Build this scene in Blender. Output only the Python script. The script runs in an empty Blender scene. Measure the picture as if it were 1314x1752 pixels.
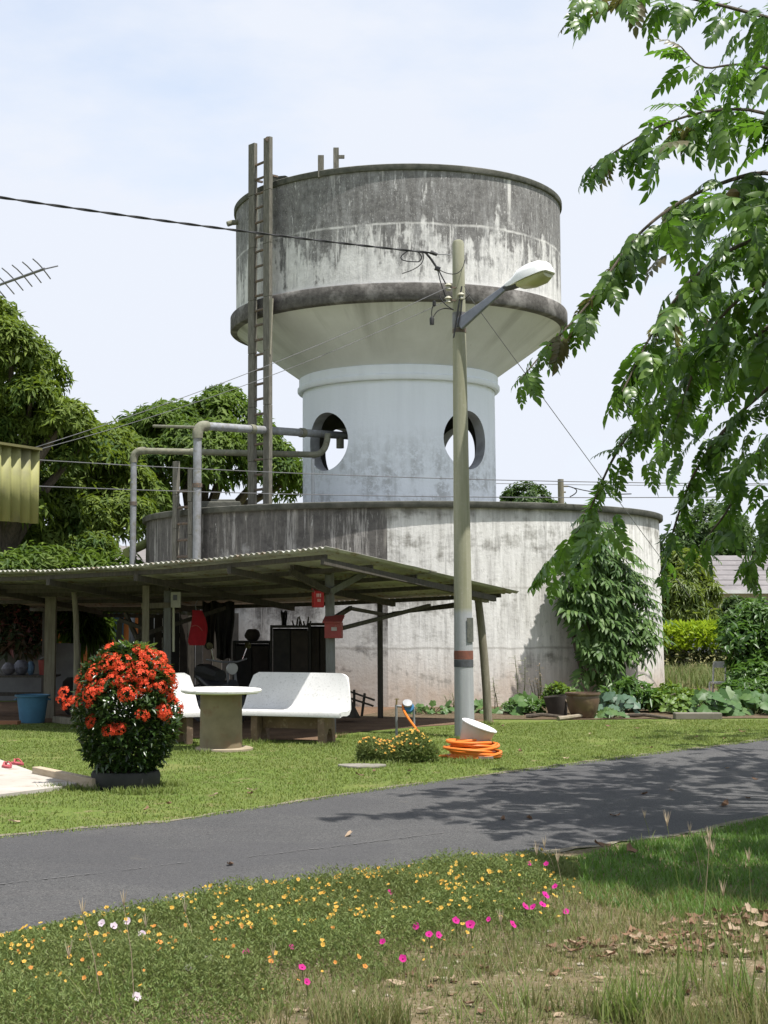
import bpy, math, random
import numpy as np
from mathutils import Vector, Matrix, noise as mnoise

S = bpy.context.scene
COL = S.collection
R = math.radians
rng = np.random.default_rng(7)
random.seed(7)

# ------------------------------------------------------------------ camera, sky, sun
F, EYE, HOR, CX, CY = 2570.0, 1.70, 1047.6, 481.3, 765.6      # photo calibration in photo pixels
PITCH = math.atan((HOR - CY) / F)
cd = bpy.data.cameras.new('camera'); cam = bpy.data.objects.new('camera', cd); COL.objects.link(cam)
cam.location = (0, 0, EYE); cam.rotation_euler = (math.pi/2 + PITCH, 0, 0)
cd.sensor_width = 36; cd.lens = F/1752*36
cd.shift_x = (657-CX)/1752; cd.shift_y = -(876-CY)/1752
cd.clip_start = 0.05; cd.clip_end = 3000
S.camera = cam

SUN_EL, SUN_AZ = 69, 52          # elevation; azimuth from behind the camera towards the right
W = bpy.data.worlds.new('World'); S.world = W; W.use_nodes = True
nt = W.node_tree; N = nt.nodes; Lk = nt.links
for n in list(N): N.remove(n)
wo = N.new('ShaderNodeOutputWorld'); bg = N.new('ShaderNodeBackground'); bg.inputs[1].default_value = 0.08
sky = N.new('ShaderNodeTexSky'); sky.sky_type = 'NISHITA'; sky.sun_disc = False
sky.sun_elevation = R(SUN_EL); sky.sun_rotation = R(180-SUN_AZ); sky.air_density = 1.0; sky.dust_density = 1.5; sky.ozone_density = 1.5
tc = N.new('ShaderNodeTexCoord'); mp = N.new('ShaderNodeMapping'); mp.inputs['Scale'].default_value = (1.6, 1.6, 4.2)
mp.inputs['Location'].default_value = (0.3, 0.1, 0.42)
n1 = N.new('ShaderNodeTexNoise'); n1.inputs['Scale'].default_value = 1.3; n1.inputs['Detail'].default_value = 7; n1.inputs['Roughness'].default_value = 0.55
rp = N.new('ShaderNodeValToRGB'); rp.color_ramp.elements[0].position = 0.32; rp.color_ramp.elements[1].position = 0.58
rp.color_ramp.elements[0].color = (0.18,)*3+(1,); rp.color_ramp.elements[1].color = (0.96,)*3+(1,)
sx = N.new('ShaderNodeSeparateXYZ'); mr = N.new('ShaderNodeMapRange')
mr.inputs[1].default_value = 0.12; mr.inputs[2].default_value = 0.42; mr.inputs[3].default_value = 0.35; mr.inputs[4].default_value = 0.0
ad = N.new('ShaderNodeMath'); ad.operation = 'ADD'; ad.use_clamp = True
mx = N.new('ShaderNodeMix'); mx.data_type = 'RGBA'; mx.inputs[7].default_value = (7.0, 7.4, 8.2, 1)
Lk.new(tc.outputs['Generated'], mp.inputs[0]); Lk.new(mp.outputs[0], n1.inputs['Vector']); Lk.new(n1.outputs[0], rp.inputs[0])
Lk.new(tc.outputs['Generated'], sx.inputs[0]); Lk.new(sx.outputs[2], mr.inputs[0])
Lk.new(rp.outputs[0], ad.inputs[0]); Lk.new(mr.outputs[0], ad.inputs[1]); Lk.new(ad.outputs[0], mx.inputs[0])
gn = N.new('ShaderNodeMix'); gn.data_type = 'RGBA'; gn.blend_type = 'MULTIPLY'; gn.inputs[0].default_value = 1; gn.inputs[7].default_value = (2.3, 2.2, 2.05, 1); Lk.new(sky.outputs[0], gn.inputs[6]); Lk.new(gn.outputs[2], mx.inputs[6]); Lk.new(mx.outputs[2], bg.inputs[0]); Lk.new(bg.outputs[0], wo.inputs[0])

sl = bpy.data.lights.new('sun', 'SUN'); sl.energy = 5.0; sl.angle = R(0.6); sl.color = (1, 0.965, 0.91)
so = bpy.data.objects.new('sun', sl); COL.objects.link(so); so.location = (0, 0, 60)
sd = Vector((math.sin(R(SUN_AZ))*math.cos(R(SUN_EL)), -math.cos(R(SUN_AZ))*math.cos(R(SUN_EL)), math.sin(R(SUN_EL))))
so.rotation_euler = sd.to_track_quat('Z', 'Y').to_euler()
S.view_settings.view_transform = 'Standard'; S.view_settings.look = 'None'
S.view_settings.exposure = 0.6; S.view_settings.gamma = 1; S.view_settings.use_curve_mapping = False
S.render.engine = 'CYCLES'
S.cycles.max_bounces = 8; S.cycles.transparent_max_bounces = 8

# ------------------------------------------------------------------ photo pixel -> place
cP, sP = math.cos(PITCH), math.sin(PITCH)
def ray(px, py):
    a, b = (px-CX)/F, (CY-py)/F
    return Vector((a, cP-b*sP, sP+b*cP))
def G(px, py, z=0.0):
    r = ray(px, py); t = (z-EYE)/r.z
    return Vector((r.x*t, r.y*t, z))
def AT(px, py, Y):
    r = ray(px, py); t = Y/r.y
    return Vector((r.x*t, Y, EYE+r.z*t))

# ------------------------------------------------------------------ materials
MATS = {}
def new_mat(name):
    m = bpy.data.materials.new(name); m.use_nodes = True
    n = m.node_tree.nodes; b = n['Principled BSDF']
    return m, n, m.node_tree.links, b
def rgba(c): return (c[0], c[1], c[2], 1)
def noise_node(n, l, scale, detail=5, rough=0.55, vec=None, stretch=None):
    t = n.new('ShaderNodeTexNoise'); t.inputs['Scale'].default_value = scale; t.inputs['Detail'].default_value = detail; t.inputs['Roughness'].default_value = rough
    if vec is None:
        c = n.new('ShaderNodeTexCoord'); vec = c.outputs['Object']
    if stretch:
        m = n.new('ShaderNodeMapping'); m.inputs['Scale'].default_value = stretch; l.new(vec, m.inputs[0]); vec = m.outputs[0]
    l.new(vec, t.inputs['Vector'])
    return t.outputs[0]
def ramp(n, l, fac, stops):
    r = n.new('ShaderNodeValToRGB'); e = r.color_ramp.elements
    while len(e) < len(stops): e.new(0.5)
    for k, (p, c) in enumerate(stops):
        e[k].position = p; e[k].color = rgba(c) if not isinstance(c, (int, float)) else (c, c, c, 1)
    l.new(fac, r.inputs[0]); return r.outputs[0]
def mixc(n, l, fac, a, b):
    m = n.new('ShaderNodeMix'); m.data_type = 'RGBA'
    for i, x in ((0, fac), (6, a), (7, b)):
        if hasattr(x, 'is_linked'): l.new(x, m.inputs[i])
        elif i == 0: m.inputs[0].default_value = x
        else: m.inputs[i].default_value = rgba(x)
    return m.outputs[2]
def math_n(n, l, op, a, b=0.0, clamp=False, c=None):
    m = n.new('ShaderNodeMath'); m.operation = op; m.use_clamp = clamp
    for i, x in ((0, a), (1, b), (2, c)):
        if x is None: continue
        if hasattr(x, 'is_linked'): l.new(x, m.inputs[i])
        else: m.inputs[i].default_value = x
    return m.outputs[0]
def bump(n, l, b, h, strength, dist=0.01):
    k = n.new('ShaderNodeBump'); k.inputs['Strength'].default_value = strength; k.inputs['Distance'].default_value = dist
    l.new(h, k.inputs['Height']); l.new(k.outputs[0], b.inputs['Normal'])
def pm(name, c1=None, c2=None, scale=6, rough=0.8, bmp=0.3, dist=0.005, spec=0.3, metal=0.0, stretch=None, lo=0.35, hi=0.65, c3=None, s3=30):
    if name in MATS: return MATS[name]
    m, n, l, b = new_mat(name)
    c1 = c1 or (0.2, 0.2, 0.2); c2 = c2 or tuple(x*0.7 for x in c1)
    t = noise_node(n, l, scale, 6, 0.6, stretch=stretch)
    col = ramp(n, l, t, [(lo, c1), (hi, c2)])
    t2 = noise_node(n, l, s3, 4, 0.6, stretch=stretch)
    if c3: col = mixc(n, l, ramp(n, l, t2, [(0.55, 0.0), (0.7, 1.0)]), col, c3)
    l.new(col, b.inputs['Base Color'])
    b.inputs['Roughness'].default_value = rough; b.inputs['Metallic'].default_value = metal
    b.inputs['Specular IOR Level'].default_value = spec
    if bmp: bump(n, l, b, t2, bmp, dist)
    MATS[name] = m; return m
def leaf_mat(name, cols, rough=0.42, trans=0.3, tcol=None, spec=0.4):
    """leaves: colour differs from leaf to leaf, light passes through the blade"""
    if name in MATS: return MATS[name]
    m, n, l, b = new_mat(name)
    g = n.new('ShaderNodeNewGeometry')
    k = len(cols)
    col = ramp(n, l, g.outputs['Random Per Island'], [(i/(k-1), c) for i, c in enumerate(cols)])
    big = noise_node(n, l, 0.9, 2, 0.5, vec=g.outputs['Position'])
    col = mixc(n, l, ramp(n, l, big, [(0.35, 0.0), (0.62, 0.6)]), col, cols[-1])
    l.new(col, b.inputs['Base Color']); b.inputs['Roughness'].default_value = rough; b.inputs['Specular IOR Level'].default_value = spec
    tr = n.new('ShaderNodeBsdfTranslucent'); tr.inputs[0].default_value = rgba(tcol or tuple(min(1, x*1.6) for x in cols[-1]))
    ms = n.new('ShaderNodeMixShader'); ms.inputs[0].default_value = trans
    l.new(b.outputs[0], ms.inputs[1]); l.new(tr.outputs[0], ms.inputs[2]); l.new(ms.outputs[0], n['Material Output'].inputs[0])
    MATS[name] = m; return m

# ------------------------------------------------------------------ mesh helpers
ORI = {}
def link_mesh(name, me, mat, parent=None, origin=None):
    o = bpy.data.objects.new(name, me)
    if mat is not None and not me.materials: me.materials.append(mat)
    COL.objects.link(o)
    if parent is not None: o.parent = parent; ORI[o] = ORI[parent]
    else:
        ORI[o] = Vector(origin) if origin is not None else Vector((0, 0, 0)); o.location = ORI[o]
    return o
def tag(o, label=None, cat=None, group=None, kind=None):
    if label: o['label'] = label
    if cat: o['category'] = cat
    if group: o['group'] = group
    if kind: o['kind'] = kind
    return o
def thing(name, label, cat, loc, group=None):
    o = bpy.data.objects.new(name, None); COL.objects.link(o); o.location = Vector(loc); o.empty_display_size = 0.2
    ORI[o] = Vector(loc); return tag(o, label, cat, group)
class MB:
    def __init__(s): s.v = []; s.f = []
    def add(s, v, f):
        k = len(s.v); s.v += [Vector(x) for x in v]; s.f += [tuple(i+k for i in q) for q in f]; return s
    def box(s, c, d, M=None):
        c = Vector(c); h = [x/2 for x in d]
        vs = [Vector((x*h[0], y*h[1], z*h[2])) for x in (-1, 1) for y in (-1, 1) for z in (-1, 1)]
        if M: vs = [M @ v for v in vs]
        return s.add([c+v for v in vs], [(0,1,3,2),(4,6,7,5),(0,4,5,1),(2,3,7,6),(0,2,6,4),(1,5,7,3)])
    def bar(s, a, b, w, h, up=(0, 0, 1)):
        a, b = Vector(a), Vector(b); d = (b-a); L = d.length; d.normalize(); u = Vector(up)
        if abs(d.dot(u)) > 0.98: u = Vector((0, 1, 0))
        sd_ = d.cross(u).normalized(); u = sd_.cross(d)
        return s.box((a+b)/2, (L, w, h), Matrix((d, sd_, u)).transposed())
    def tube(s, pts, r, n=8, cap=True):
        pts = [Vector(p) for p in pts]; m = len(pts); rs = r if isinstance(r, (list, tuple)) else [r]*m
        prev = None; k0 = len(s.v); vs = []; fs = []
        for i, p in enumerate(pts):
            d = (pts[min(i+1, m-1)]-pts[max(i-1, 0)]).normalized()
            if prev is None:
                u = Vector((0, 0, 1)) if abs(d.z) < 0.9 else Vector((0, 1, 0)); u = (u-d*u.dot(d)).normalized()
            else: u = (prev-d*prev.dot(d)).normalized()
            prev = u; w = d.cross(u)
            vs += [p+(u*math.cos(t)+w*math.sin(t))*rs[i] for t in [2*math.pi*j/n for j in range(n)]]
        for i in range(m-1):
            for j in range(n):
                a = i*n+j; b = i*n+(j+1) % n; fs.append((a, b, b+n, a+n))
        if cap: fs += [tuple(range(n-1, -1, -1)), tuple(range((m-1)*n, m*n))]
        return s.add(vs, fs)
    def lathe(s, prof, c=(0, 0, 0), n=24, M=None, a0=0, a1=2*math.pi):
        full = abs(a1-a0-2*math.pi) < 1e-6; m = len(prof); cols = n if full else n+1; c = Vector(c); vs = []; fs = []
        for j in range(cols):
            t = a0+(a1-a0)*j/n
            for (r, z) in prof:
                v = Vector((r*math.cos(t), r*math.sin(t), z)); vs.append(c+(M @ v if M else v))
        for j in range(n):
            for i in range(m-1):
                a = j*m+i; b = ((j+1) % cols)*m+i; fs.append((a, b, b+1, a+1))
        return s.add(vs, fs)
    def prism(s, poly, d):
        """poly: 3-D outline, d: extrusion vector"""
        n = len(poly); p = [Vector(x) for x in poly]; d = Vector(d)
        return s.add(p+[x+d for x in p], [tuple(range(n-1, -1, -1)), tuple(range(n, 2*n))]+[(i, (i+1) % n, (i+1) % n+n, i+n) for i in range(n)])
    def mesh(s, name, o=(0, 0, 0), smooth=False):
        me = bpy.data.meshes.new(name); o = Vector(o)
        me.from_pydata([tuple(v-o) for v in s.v], [], s.f); me.update()
        if smooth:
            me.polygons.foreach_set('use_smooth', [True]*len(me.polygons)); me.set_sharp_from_angle(angle=R(40))
        return me
    def build(s, name, mat, parent=None, origin=None, smooth=False, bevel=0.0):
        o_ = ORI[parent] if parent is not None else (Vector(origin) if origin is not None else Vector((0, 0, 0)))
        o = link_mesh(name, s.mesh(name, o_, smooth), mat, parent, o_)
        if bevel:
            b = o.modifiers.new('bevel', 'BEVEL'); b.width = bevel; b.segments = 2; b.limit_method = 'ANGLE'
        return o
def fast_mesh(name, V, T):
    me = bpy.data.meshes.new(name); V = np.asarray(V, np.float32); T = np.asarray(T, np.int32); k = T.shape[1]
    me.vertices.add(len(V)); me.vertices.foreach_set('co', V.ravel())
    me.loops.add(T.size); me.loops.foreach_set('vertex_index', T.ravel())
    me.polygons.add(len(T)); me.polygons.foreach_set('loop_start', np.arange(len(T), dtype=np.int32)*k)
    me.update(calc_edges=True); return me
def nrm(a): return a/np.maximum(np.linalg.norm(a, axis=-1, keepdims=True), 1e-9)
def unit_rand(n): return nrm(rng.normal(size=(n, 3)))
def leaf_geo(P, D, NN, L, Wd, oval=False, fold=0.12, curl=0.15):
    """leaf blades as folded diamonds (2 triangles) or ovals (8 triangles)"""
    P = np.asarray(P, float); D = nrm(np.asarray(D, float)); Sd = nrm(np.cross(D, NN)); U = np.cross(Sd, D)
    L = np.broadcast_to(np.asarray(L, float), (len(P),))[:, None]; Wd = np.broadcast_to(np.asarray(Wd, float), (len(P),))[:, None]
    n = len(P); i = np.arange(n)[:, None]
    if not oval:
        m = P+D*L*.45+U*Wd*fold
        V = np.stack([P, m+Sd*Wd*.5, P+D*L-U*L*curl, m-Sd*Wd*.5], 1).reshape(-1, 3)
        T = np.concatenate([i*4+[0, 1, 2], i*4+[0, 2, 3]], 0)
    else:
        a = P+D*L*.28; b = P+D*L*.62-U*L*curl*.35
        V = np.stack([P, a+Sd*Wd*.46+U*Wd*fold, a, a-Sd*Wd*.46+U*Wd*fold, b+Sd*Wd*.42+U*Wd*fold, b, b-Sd*Wd*.42+U*Wd*fold, P+D*L-U*L*curl], 1).reshape(-1, 3)
        T = np.concatenate([i*8+q for q in ([0,1,2],[0,2,3],[2,1,4],[2,4,5],[3,2,5],[3,5,6],[5,4,7],[6,5,7])], 0)
    return V, T
def join_geo(parts):
    V, T, k = [], [], 0
    for v, t in parts: V.append(v); T.append(t+k); k += len(v)
    return np.concatenate(V), np.concatenate(T)
def in_poly(x, y, poly):
    x, y = np.asarray(x), np.asarray(y); r = np.zeros(x.shape, bool); n = len(poly)
    for i in range(n):
        (x0, y0), (x1, y1) = poly[i], poly[(i+1) % n]
        c = ((y0 > y) != (y1 > y)) & (x < (x1-x0)*(y-y0)/((y1-y0) or 1e-9)+x0); r ^= c
    return r
def sample_poly(poly, n):
    p = np.array(poly); lo, hi = p.min(0), p.max(0); out = np.zeros((0, 2))
    while len(out) < n:
        q = lo+(hi-lo)*rng.random((n*2, 2)); out = np.concatenate([out, q[in_poly(q[:, 0], q[:, 1], poly)]])
    return out[:n]
def GP(pts, z=0): return [tuple(G(x, y, z))[:2] for x, y in pts]
def vnoise(P, s, off=0): return np.array([mnoise.noise(Vector((p[0]*s+off, p[1]*s, p[2]*s if len(p) > 2 else 0))) for p in P])
def sheet(name, poly, z, mat, kind='structure'):
    me = bpy.data.meshes.new(name); me.from_pydata([(x, y, z) for x, y in poly], [], [tuple(range(len(poly)))]); me.update()
    if me.polygons[0].normal.z < 0: me.flip_normals()
    return tag(link_mesh(name, me, mat), kind=kind)

# ------------------------------------------------------------------ ground, road, paving
def ground_mat():
    m, n, l, b = new_mat('lawn ground')
    g = n.new('ShaderNodeNewGeometry'); p = g.outputs['Position']
    a = noise_node(n, l, 0.55, 6, 0.6, vec=p); f = noise_node(n, l, 22, 4, 0.7, vec=p); h = noise_node(n, l, 4, 4, 0.6, vec=p)
    col = ramp(n, l, a, [(0.3, (0.095, 0.14, 0.028)), (0.55, (0.13, 0.165, 0.04)), (0.75, (0.18, 0.17, 0.065))])
    col = mixc(n, l, ramp(n, l, f, [(0.4, 0.0), (0.7, 0.7)]), col, (0.045, 0.075, 0.014))
    col = mixc(n, l, ramp(n, l, h, [(0.55, 0.0), (0.68, 0.65)]), col, (0.2, 0.155, 0.09))
    l.new(col, b.inputs['Base Color']); b.inputs['Roughness'].default_value = 0.95; b.inputs['Specular IOR Level'].default_value = 0.1
    bump(n, l, b, f, 0.6, 0.02); return m
GM = ground_mat()
sheet('ground', [(-900, -300), (900, -300), (900, 1500), (-900, 1500)], 0.0, GM)

near_px = [(-900, 1782), (-300, 1669), (0, 1600), (200, 1563), (400, 1528), (700, 1486), (870, 1466), (1000, 1450), (1200, 1420), (1314, 1395), (1600, 1340), (2400, 1230)]
far_px = [(-900, 1532), (-300, 1472), (0, 1432), (300, 1405), (657, 1350), (900, 1318), (1100, 1292), (1314, 1266), (1600, 1228), (2100, 1180)]
def ragged(pts, amp):
    out = []
    for (x0, y0), (x1, y1) in zip(pts, pts[1:]):
        L_ = math.hypot(x1-x0, y1-y0); k = max(1, min(120, int(L_/.12)))
        for i in range(k): x, y = x0+(x1-x0)*i/k, y0+(y1-y0)*i/k; out.append((x, y+amp*(mnoise.noise(Vector((x*1.1, y*1.1, 3)))+.7*mnoise.noise(Vector((x*5, y*5, 9))))))
    return out+[pts[-1]]
near_w = ragged(GP(near_px), .07); far_w = ragged(GP(far_px), .07)
def road_mat():
    m, n, l, b = new_mat('asphalt')
    g = n.new('ShaderNodeNewGeometry'); p = g.outputs['Position']
    a = noise_node(n, l, 0.7, 5, 0.6, vec=p); f = noise_node(n, l, 60, 4, 0.85, vec=p); sp = noise_node(n, l, 75, 3, 0.9, vec=p)
    st = noise_node(n, l, 1.0, 5, 0.6, vec=p, stretch=(0.5, 2.4, 1))
    col = ramp(n, l, a, [(0.3, (0.074, 0.073, 0.073)), (0.7, (0.1, 0.098, 0.096))])
    col = mixc(n, l, ramp(n, l, st, [(0.5, 0.0), (0.72, 0.6)]), col, (0.105, 0.1, 0.096))
    col = mixc(n, l, ramp(n, l, f, [(0.38, 0.85), (0.52, 0.0)]), col, (0.025, 0.025, 0.027))
    col = mixc(n, l, ramp(n, l, sp, [(0.6, 0.0), (0.68, 0.9)]), col, (0.26, 0.25, 0.23))
    pt = noise_node(n, l, 0.35, 3, 0.5, vec=p); col = mixc(n, l, ramp(n, l, pt, [(0.5, 0.0), (0.54, 0.45)]), col, (0.058, 0.057, 0.06))
    so_ = noise_node(n, l, 2.3, 6, 0.7, vec=p); col = mixc(n, l, ramp(n, l, so_, [(0.64, 0.0), (0.74, 0.5)]), col, (0.15, 0.13, 0.105))
    l.new(col, b.inputs['Base Color']); b.inputs['Roughness'].default_value = 0.85; b.inputs['Specular IOR Level'].default_value = 0.25
    bump(n, l, b, f, 1.0, 0.012); return m
sheet('road', near_w+far_w[::-1], 0.006, road_mat())
def soil_mat(name, c1, c2, c3, s=3):
    return pm(name, c1, c2, s, 0.97, 0.8, 0.02, 0.1, c3=c3, s3=26)
GRIT = soil_mat('edge grit', (0.2, 0.175, 0.13), (0.12, 0.11, 0.08), (0.27, 0.245, 0.2), 5)
for pts_, off in ((near_px, -1), (far_px, 1)):
    w_ = GP(pts_); a_ = ragged(w_, .1); b_ = [(x+.02, y+off*(.1+.1*mnoise.noise(Vector((x*2.3, y*2.3, 5)))+.07*mnoise.noise(Vector((x*8, y*8, 1))))) for x, y in ragged(w_, .05)]
    m_ = MB(); k_ = len(a_); m_.add([(x, y, .009) for x, y in a_]+[(x, y, .009) for x, y in b_], [(i, i+1, k_+i+1, k_+i) if off < 0 else (i+1, i, k_+i, k_+i+1) for i in range(k_-1)])
    tag(m_.build('road_edge', GRIT), kind='structure')
# worn pale seam along the lane
sm = MB(); seam = [G(x, y, 0.011) for x, y in ((-300, 1548), (0, 1512), (200, 1490), (330, 1473))]
seam2 = [G(x, y, 0.011) for x, y in ((400, 1468), (520, 1454), (650, 1438), (760, 1424))]
for pl in (seam, seam2):
    for a, b_ in zip(pl, pl[1:]):
        k = 14
        for i in range(k):
            p0 = a.lerp(b_, i/k); p1 = a.lerp(b_, (i+0.2+0.6*random.random())/k); w = 0.006+0.012*random.random(); o = Vector((0, random.uniform(-.012, .012), 0))
            sm.add([p0+o-Vector((0, w, 0)), p1+o-Vector((0, w, 0)), p1+o+Vector((0, w, 0)), p0+o+Vector((0, w, 0))], [(0, 1, 2, 3)])
tag(sm.build('road_seam', pm('seam grit', (0.115, 0.112, 0.11), (0.09, 0.088, 0.087), 20, 0.95, 0)), kind='structure')

VERGE = soil_mat('dry verge soil', (0.17, 0.13, 0.08), (0.085, 0.075, 0.04), (0.26, 0.22, 0.155), 2.6)
edge = [(-900, 1790), (-300, 1674), (0, 1604), (200, 1567), (400, 1532), (700, 1490), (870, 1470), (1000, 1454), (1200, 1424), (1314, 1399), (1600, 1344), (2400, 1233)]
sheet('verge', GP(edge)+[(20, 12), (12, 1.0), (-6, 1.0)], 0.005, VERGE)
DIRT = soil_mat('yard dirt', (0.17, 0.11, 0.07), (0.1, 0.065, 0.045), (0.2, 0.14, 0.09), 2)
sheet('dirt_floor', GP([(-420, 1245), (120, 1236), (300, 1262), (560, 1268), (600, 1254), (700, 1245), (795, 1239), (845, 1236)])+[(3.6, 26.4), (2.3, 27.4), (-2.0, 30.0), (-7.5, 28.2)], 0.005, DIRT)
BEDSOIL = soil_mat('bed soil', (0.12, 0.085, 0.055), (0.075, 0.06, 0.035), (0.2, 0.16, 0.11), 3)
sheet('planting_bed', GP([(600, 1229), (800, 1231), (1010, 1232), (1150, 1230), (1500, 1229)])+[(13, 36), (9.2, 39), (2.5, 28.2)], 0.009, BEDSOIL)
sheet('rough_field', [(7.6, 34.5), (40, 31), (60, 62), (4, 66), (4, 40)], 0.013, soil_mat('rough field', (0.17, 0.155, 0.065), (0.12, 0.13, 0.045), (0.2, 0.12, 0.085), 0.8))
CONC = pm('paving concrete', (0.42, 0.39, 0.35), (0.34, 0.31, 0.27), 1.6, 0.9, 0.35, 0.004, c3=(0.26, 0.21, 0.16), s3=5)
ap = GP([(-700, 1440), (0, 1366), (108, 1352), (150, 1342), (55, 1325), (0, 1305), (-600, 1240)])
mb = MB(); mb.prism([(x, y, 0.002) for x, y in ap], (0, 0, 0.035)); tag(mb.build('paved_apron', CONC), kind='structure')

# ------------------------------------------------------------------ weathered concrete of the tower
TX, TY = 2.584, 32.9
def weathered(name, cfg):
    """paint, algae stains and drips on a round wall; object origin lies on the tower axis"""
    m, n, l, b = new_mat(name)
    t = n.new('ShaderNodeTexCoord'); s = n.new('ShaderNodeSeparateXYZ'); l.new(t.outputs['Object'], s.inputs[0])
    th = math_n(n, l, 'ARCTAN2', s.outputs[1], s.outputs[0]); u = math_n(n, l, 'MULTIPLY', th, cfg['R'])
    cb = n.new('ShaderNodeCombineXYZ'); l.new(u, cb.inputs[0]); l.new(s.outputs[2], cb.inputs[1]); uv = cb.outputs[0]
    z = s.outputs[2]
    col = cfg['build'](n, l, uv, u, z, t.outputs['Object'])
    l.new(col, b.inputs['Base Color']); b.inputs['Roughness'].default_value = 0.92; b.inputs['Specular IOR Level'].default_value = 0.15
    f = noise_node(n, l, 14, 6, 0.7, vec=uv); bump(n, l, b, f, 0.35, 0.02)
    return m
def line_mask(n, l, z, z0, half, wob, amt):
    """narrow level line at z0 (a pour joint), slightly wavy"""
    d = math_n(n, l, 'ABSOLUTE', math_n(n, l, 'ADD', math_n(n, l, 'SUBTRACT', z, z0), math_n(n, l, 'MULTIPLY', math_n(n, l, 'SUBTRACT', wob, 0.5), 0.12)))
    return math_n(n, l, 'MULTIPLY', math_n(n, l, 'SUBTRACT', 1.0, math_n(n, l, 'DIVIDE', d, half), clamp=True), amt, clamp=True)
DARK = (0.075, 0.068, 0.062); MID = (0.2, 0.19, 0.175); PALE = (0.56, 0.54, 0.51); WHITE = (0.72, 0.71, 0.69)
def upper_wall(n, l, uv, u, z, obj):      # z from the ground
    st = noise_node(n, l, 1.0, 6, 0.62, vec=uv, stretch=(3.0, 0.25, 1)); st2 = noise_node(n, l, 1.0, 8, 0.7, vec=uv, stretch=(9, 0.8, 1))
    bl = noise_node(n, l, 1.1, 6, 0.6, vec=uv); fine = noise_node(n, l, 7, 7, 0.75, vec=uv); drip = noise_node(n, l, 1.0, 5, 0.6, vec=uv, stretch=(2.0, 0.12, 1))
    h = math_n(n, l, 'DIVIDE', math_n(n, l, 'SUBTRACT', z, 8.2), 2.4)
    base = mixc(n, l, ramp(n, l, fine, [(0.35, 0.0), (0.65, 1.0)]), (0.54, 0.525, 0.505), (0.74, 0.725, 0.7))
    v = math_n(n, l, 'ADD', math_n(n, l, 'MULTIPLY', ramp(n, l, h, [(0.12, 0.0), (0.75, 1.0)]), 0.62), math_n(n, l, 'MULTIPLY', math_n(n, l, 'SUBTRACT', st, 0.5), 1.5))
    v = math_n(n, l, 'ADD', v, math_n(n, l, 'MULTIPLY', math_n(n, l, 'SUBTRACT', bl, 0.5), 0.7))
    v = math_n(n, l, 'ADD', v, math_n(n, l, 'MULTIPLY', math_n(n, l, 'SUBTRACT', st2, 0.5), 0.9))
    v = math_n(n, l, 'ADD', v, math_n(n, l, 'MULTIPLY', math_n(n, l, 'SUBTRACT', fine, 0.5), 0.7))
    mott = noise_node(n, l, 3.2, 7, 0.7, vec=uv, stretch=(1.3, 0.7, 1)); v = math_n(n, l, 'ADD', v, math_n(n, l, 'MULTIPLY', math_n(n, l, 'SUBTRACT', mott, 0.5), 1.3))
    col = mixc(n, l, ramp(n, l, v, [(0.1, 0.0), (0.3, 0.93)]), base, mixc(n, l, ramp(n, l, fine, [(0.3, 0.0), (0.7, 1.0)]), (0.05, 0.047, 0.046), (0.19, 0.182, 0.175)))
    st3 = noise_node(n, l, 1.0, 8, 0.75, vec=uv, stretch=(6.5, 0.9, 1)); m3 = noise_node(n, l, 2.4, 8, 0.75, vec=uv)
    col = mixc(n, l, math_n(n, l, 'MULTIPLY', ramp(n, l, st3, [(0.46, 0.0), (0.6, 0.75)]), ramp(n, l, m3, [(0.38, 0.25), (0.58, 1.0)])), col, (0.33, 0.325, 0.32))
    col = mixc(n, l, ramp(n, l, noise_node(n, l, 1.0, 7, 0.75, vec=uv, stretch=(10, 1.6, 1)), [(0.6, 0.0), (0.65, 0.85)]), col, (0.6, 0.585, 0.57))
    col = mixc(n, l, ramp(n, l, noise_node(n, l, 1.0, 7, 0.75, vec=uv, stretch=(7, 0.6, 1)), [(0.28, 0.75), (0.4, 0.0)]), col, (0.09, 0.085, 0.083))
    spk = noise_node(n, l, 24, 4, 0.8, vec=uv, stretch=(1.4, 0.7, 1))
    col = mixc(n, l, math_n(n, l, 'MULTIPLY', ramp(n, l, spk, [(0.58, 0.0), (0.64, 0.9)]), ramp(n, l, bl, [(0.4, 0.3), (0.6, 1.0)])), col, (0.55, 0.54, 0.52))
    j = line_mask(n, l, z, 9.42, 0.035, bl, 1.0); j = math_n(n, l, 'MULTIPLY', j, ramp(n, l, drip, [(0.4, 0.15), (0.6, 0.9)]))
    col = mixc(n, l, j, col, (0.7, 0.68, 0.65))
    below = math_n(n, l, 'MULTIPLY', math_n(n, l, 'LESS_THAN', z, 9.42), ramp(n, l, st2, [(0.54, 0.0), (0.62, 0.8)]))
    col = mixc(n, l, below, col, (0.72, 0.7, 0.67))
    wv = math_n(n, l, 'MULTIPLY', ramp(n, l, drip, [(0.6, 0.0), (0.66, 0.8)]), ramp(n, l, st2, [(0.4, 0.2), (0.55, 1.0)]))
    col = mixc(n, l, wv, col, (0.7, 0.68, 0.65))
    jb = line_mask(n, l, z, 8.24, 0.09, fine, 0.8)
    return mixc(n, l, jb, col, (0.7, 0.685, 0.66))
def band_wall(n, l, uv, u, z, obj):
    bl = noise_node(n, l, 1.6, 6, 0.65, vec=uv); fine = noise_node(n, l, 9, 7, 0.75, vec=uv)
    col = mixc(n, l, ramp(n, l, fine, [(0.3, 0.0), (0.7, 1.0)]), (0.055, 0.05, 0.046), (0.15, 0.14, 0.13))
    return mixc(n, l, ramp(n, l, bl, [(0.5, 0.0), (0.68, 0.8)]), col, (0.34, 0.32, 0.3))
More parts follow.
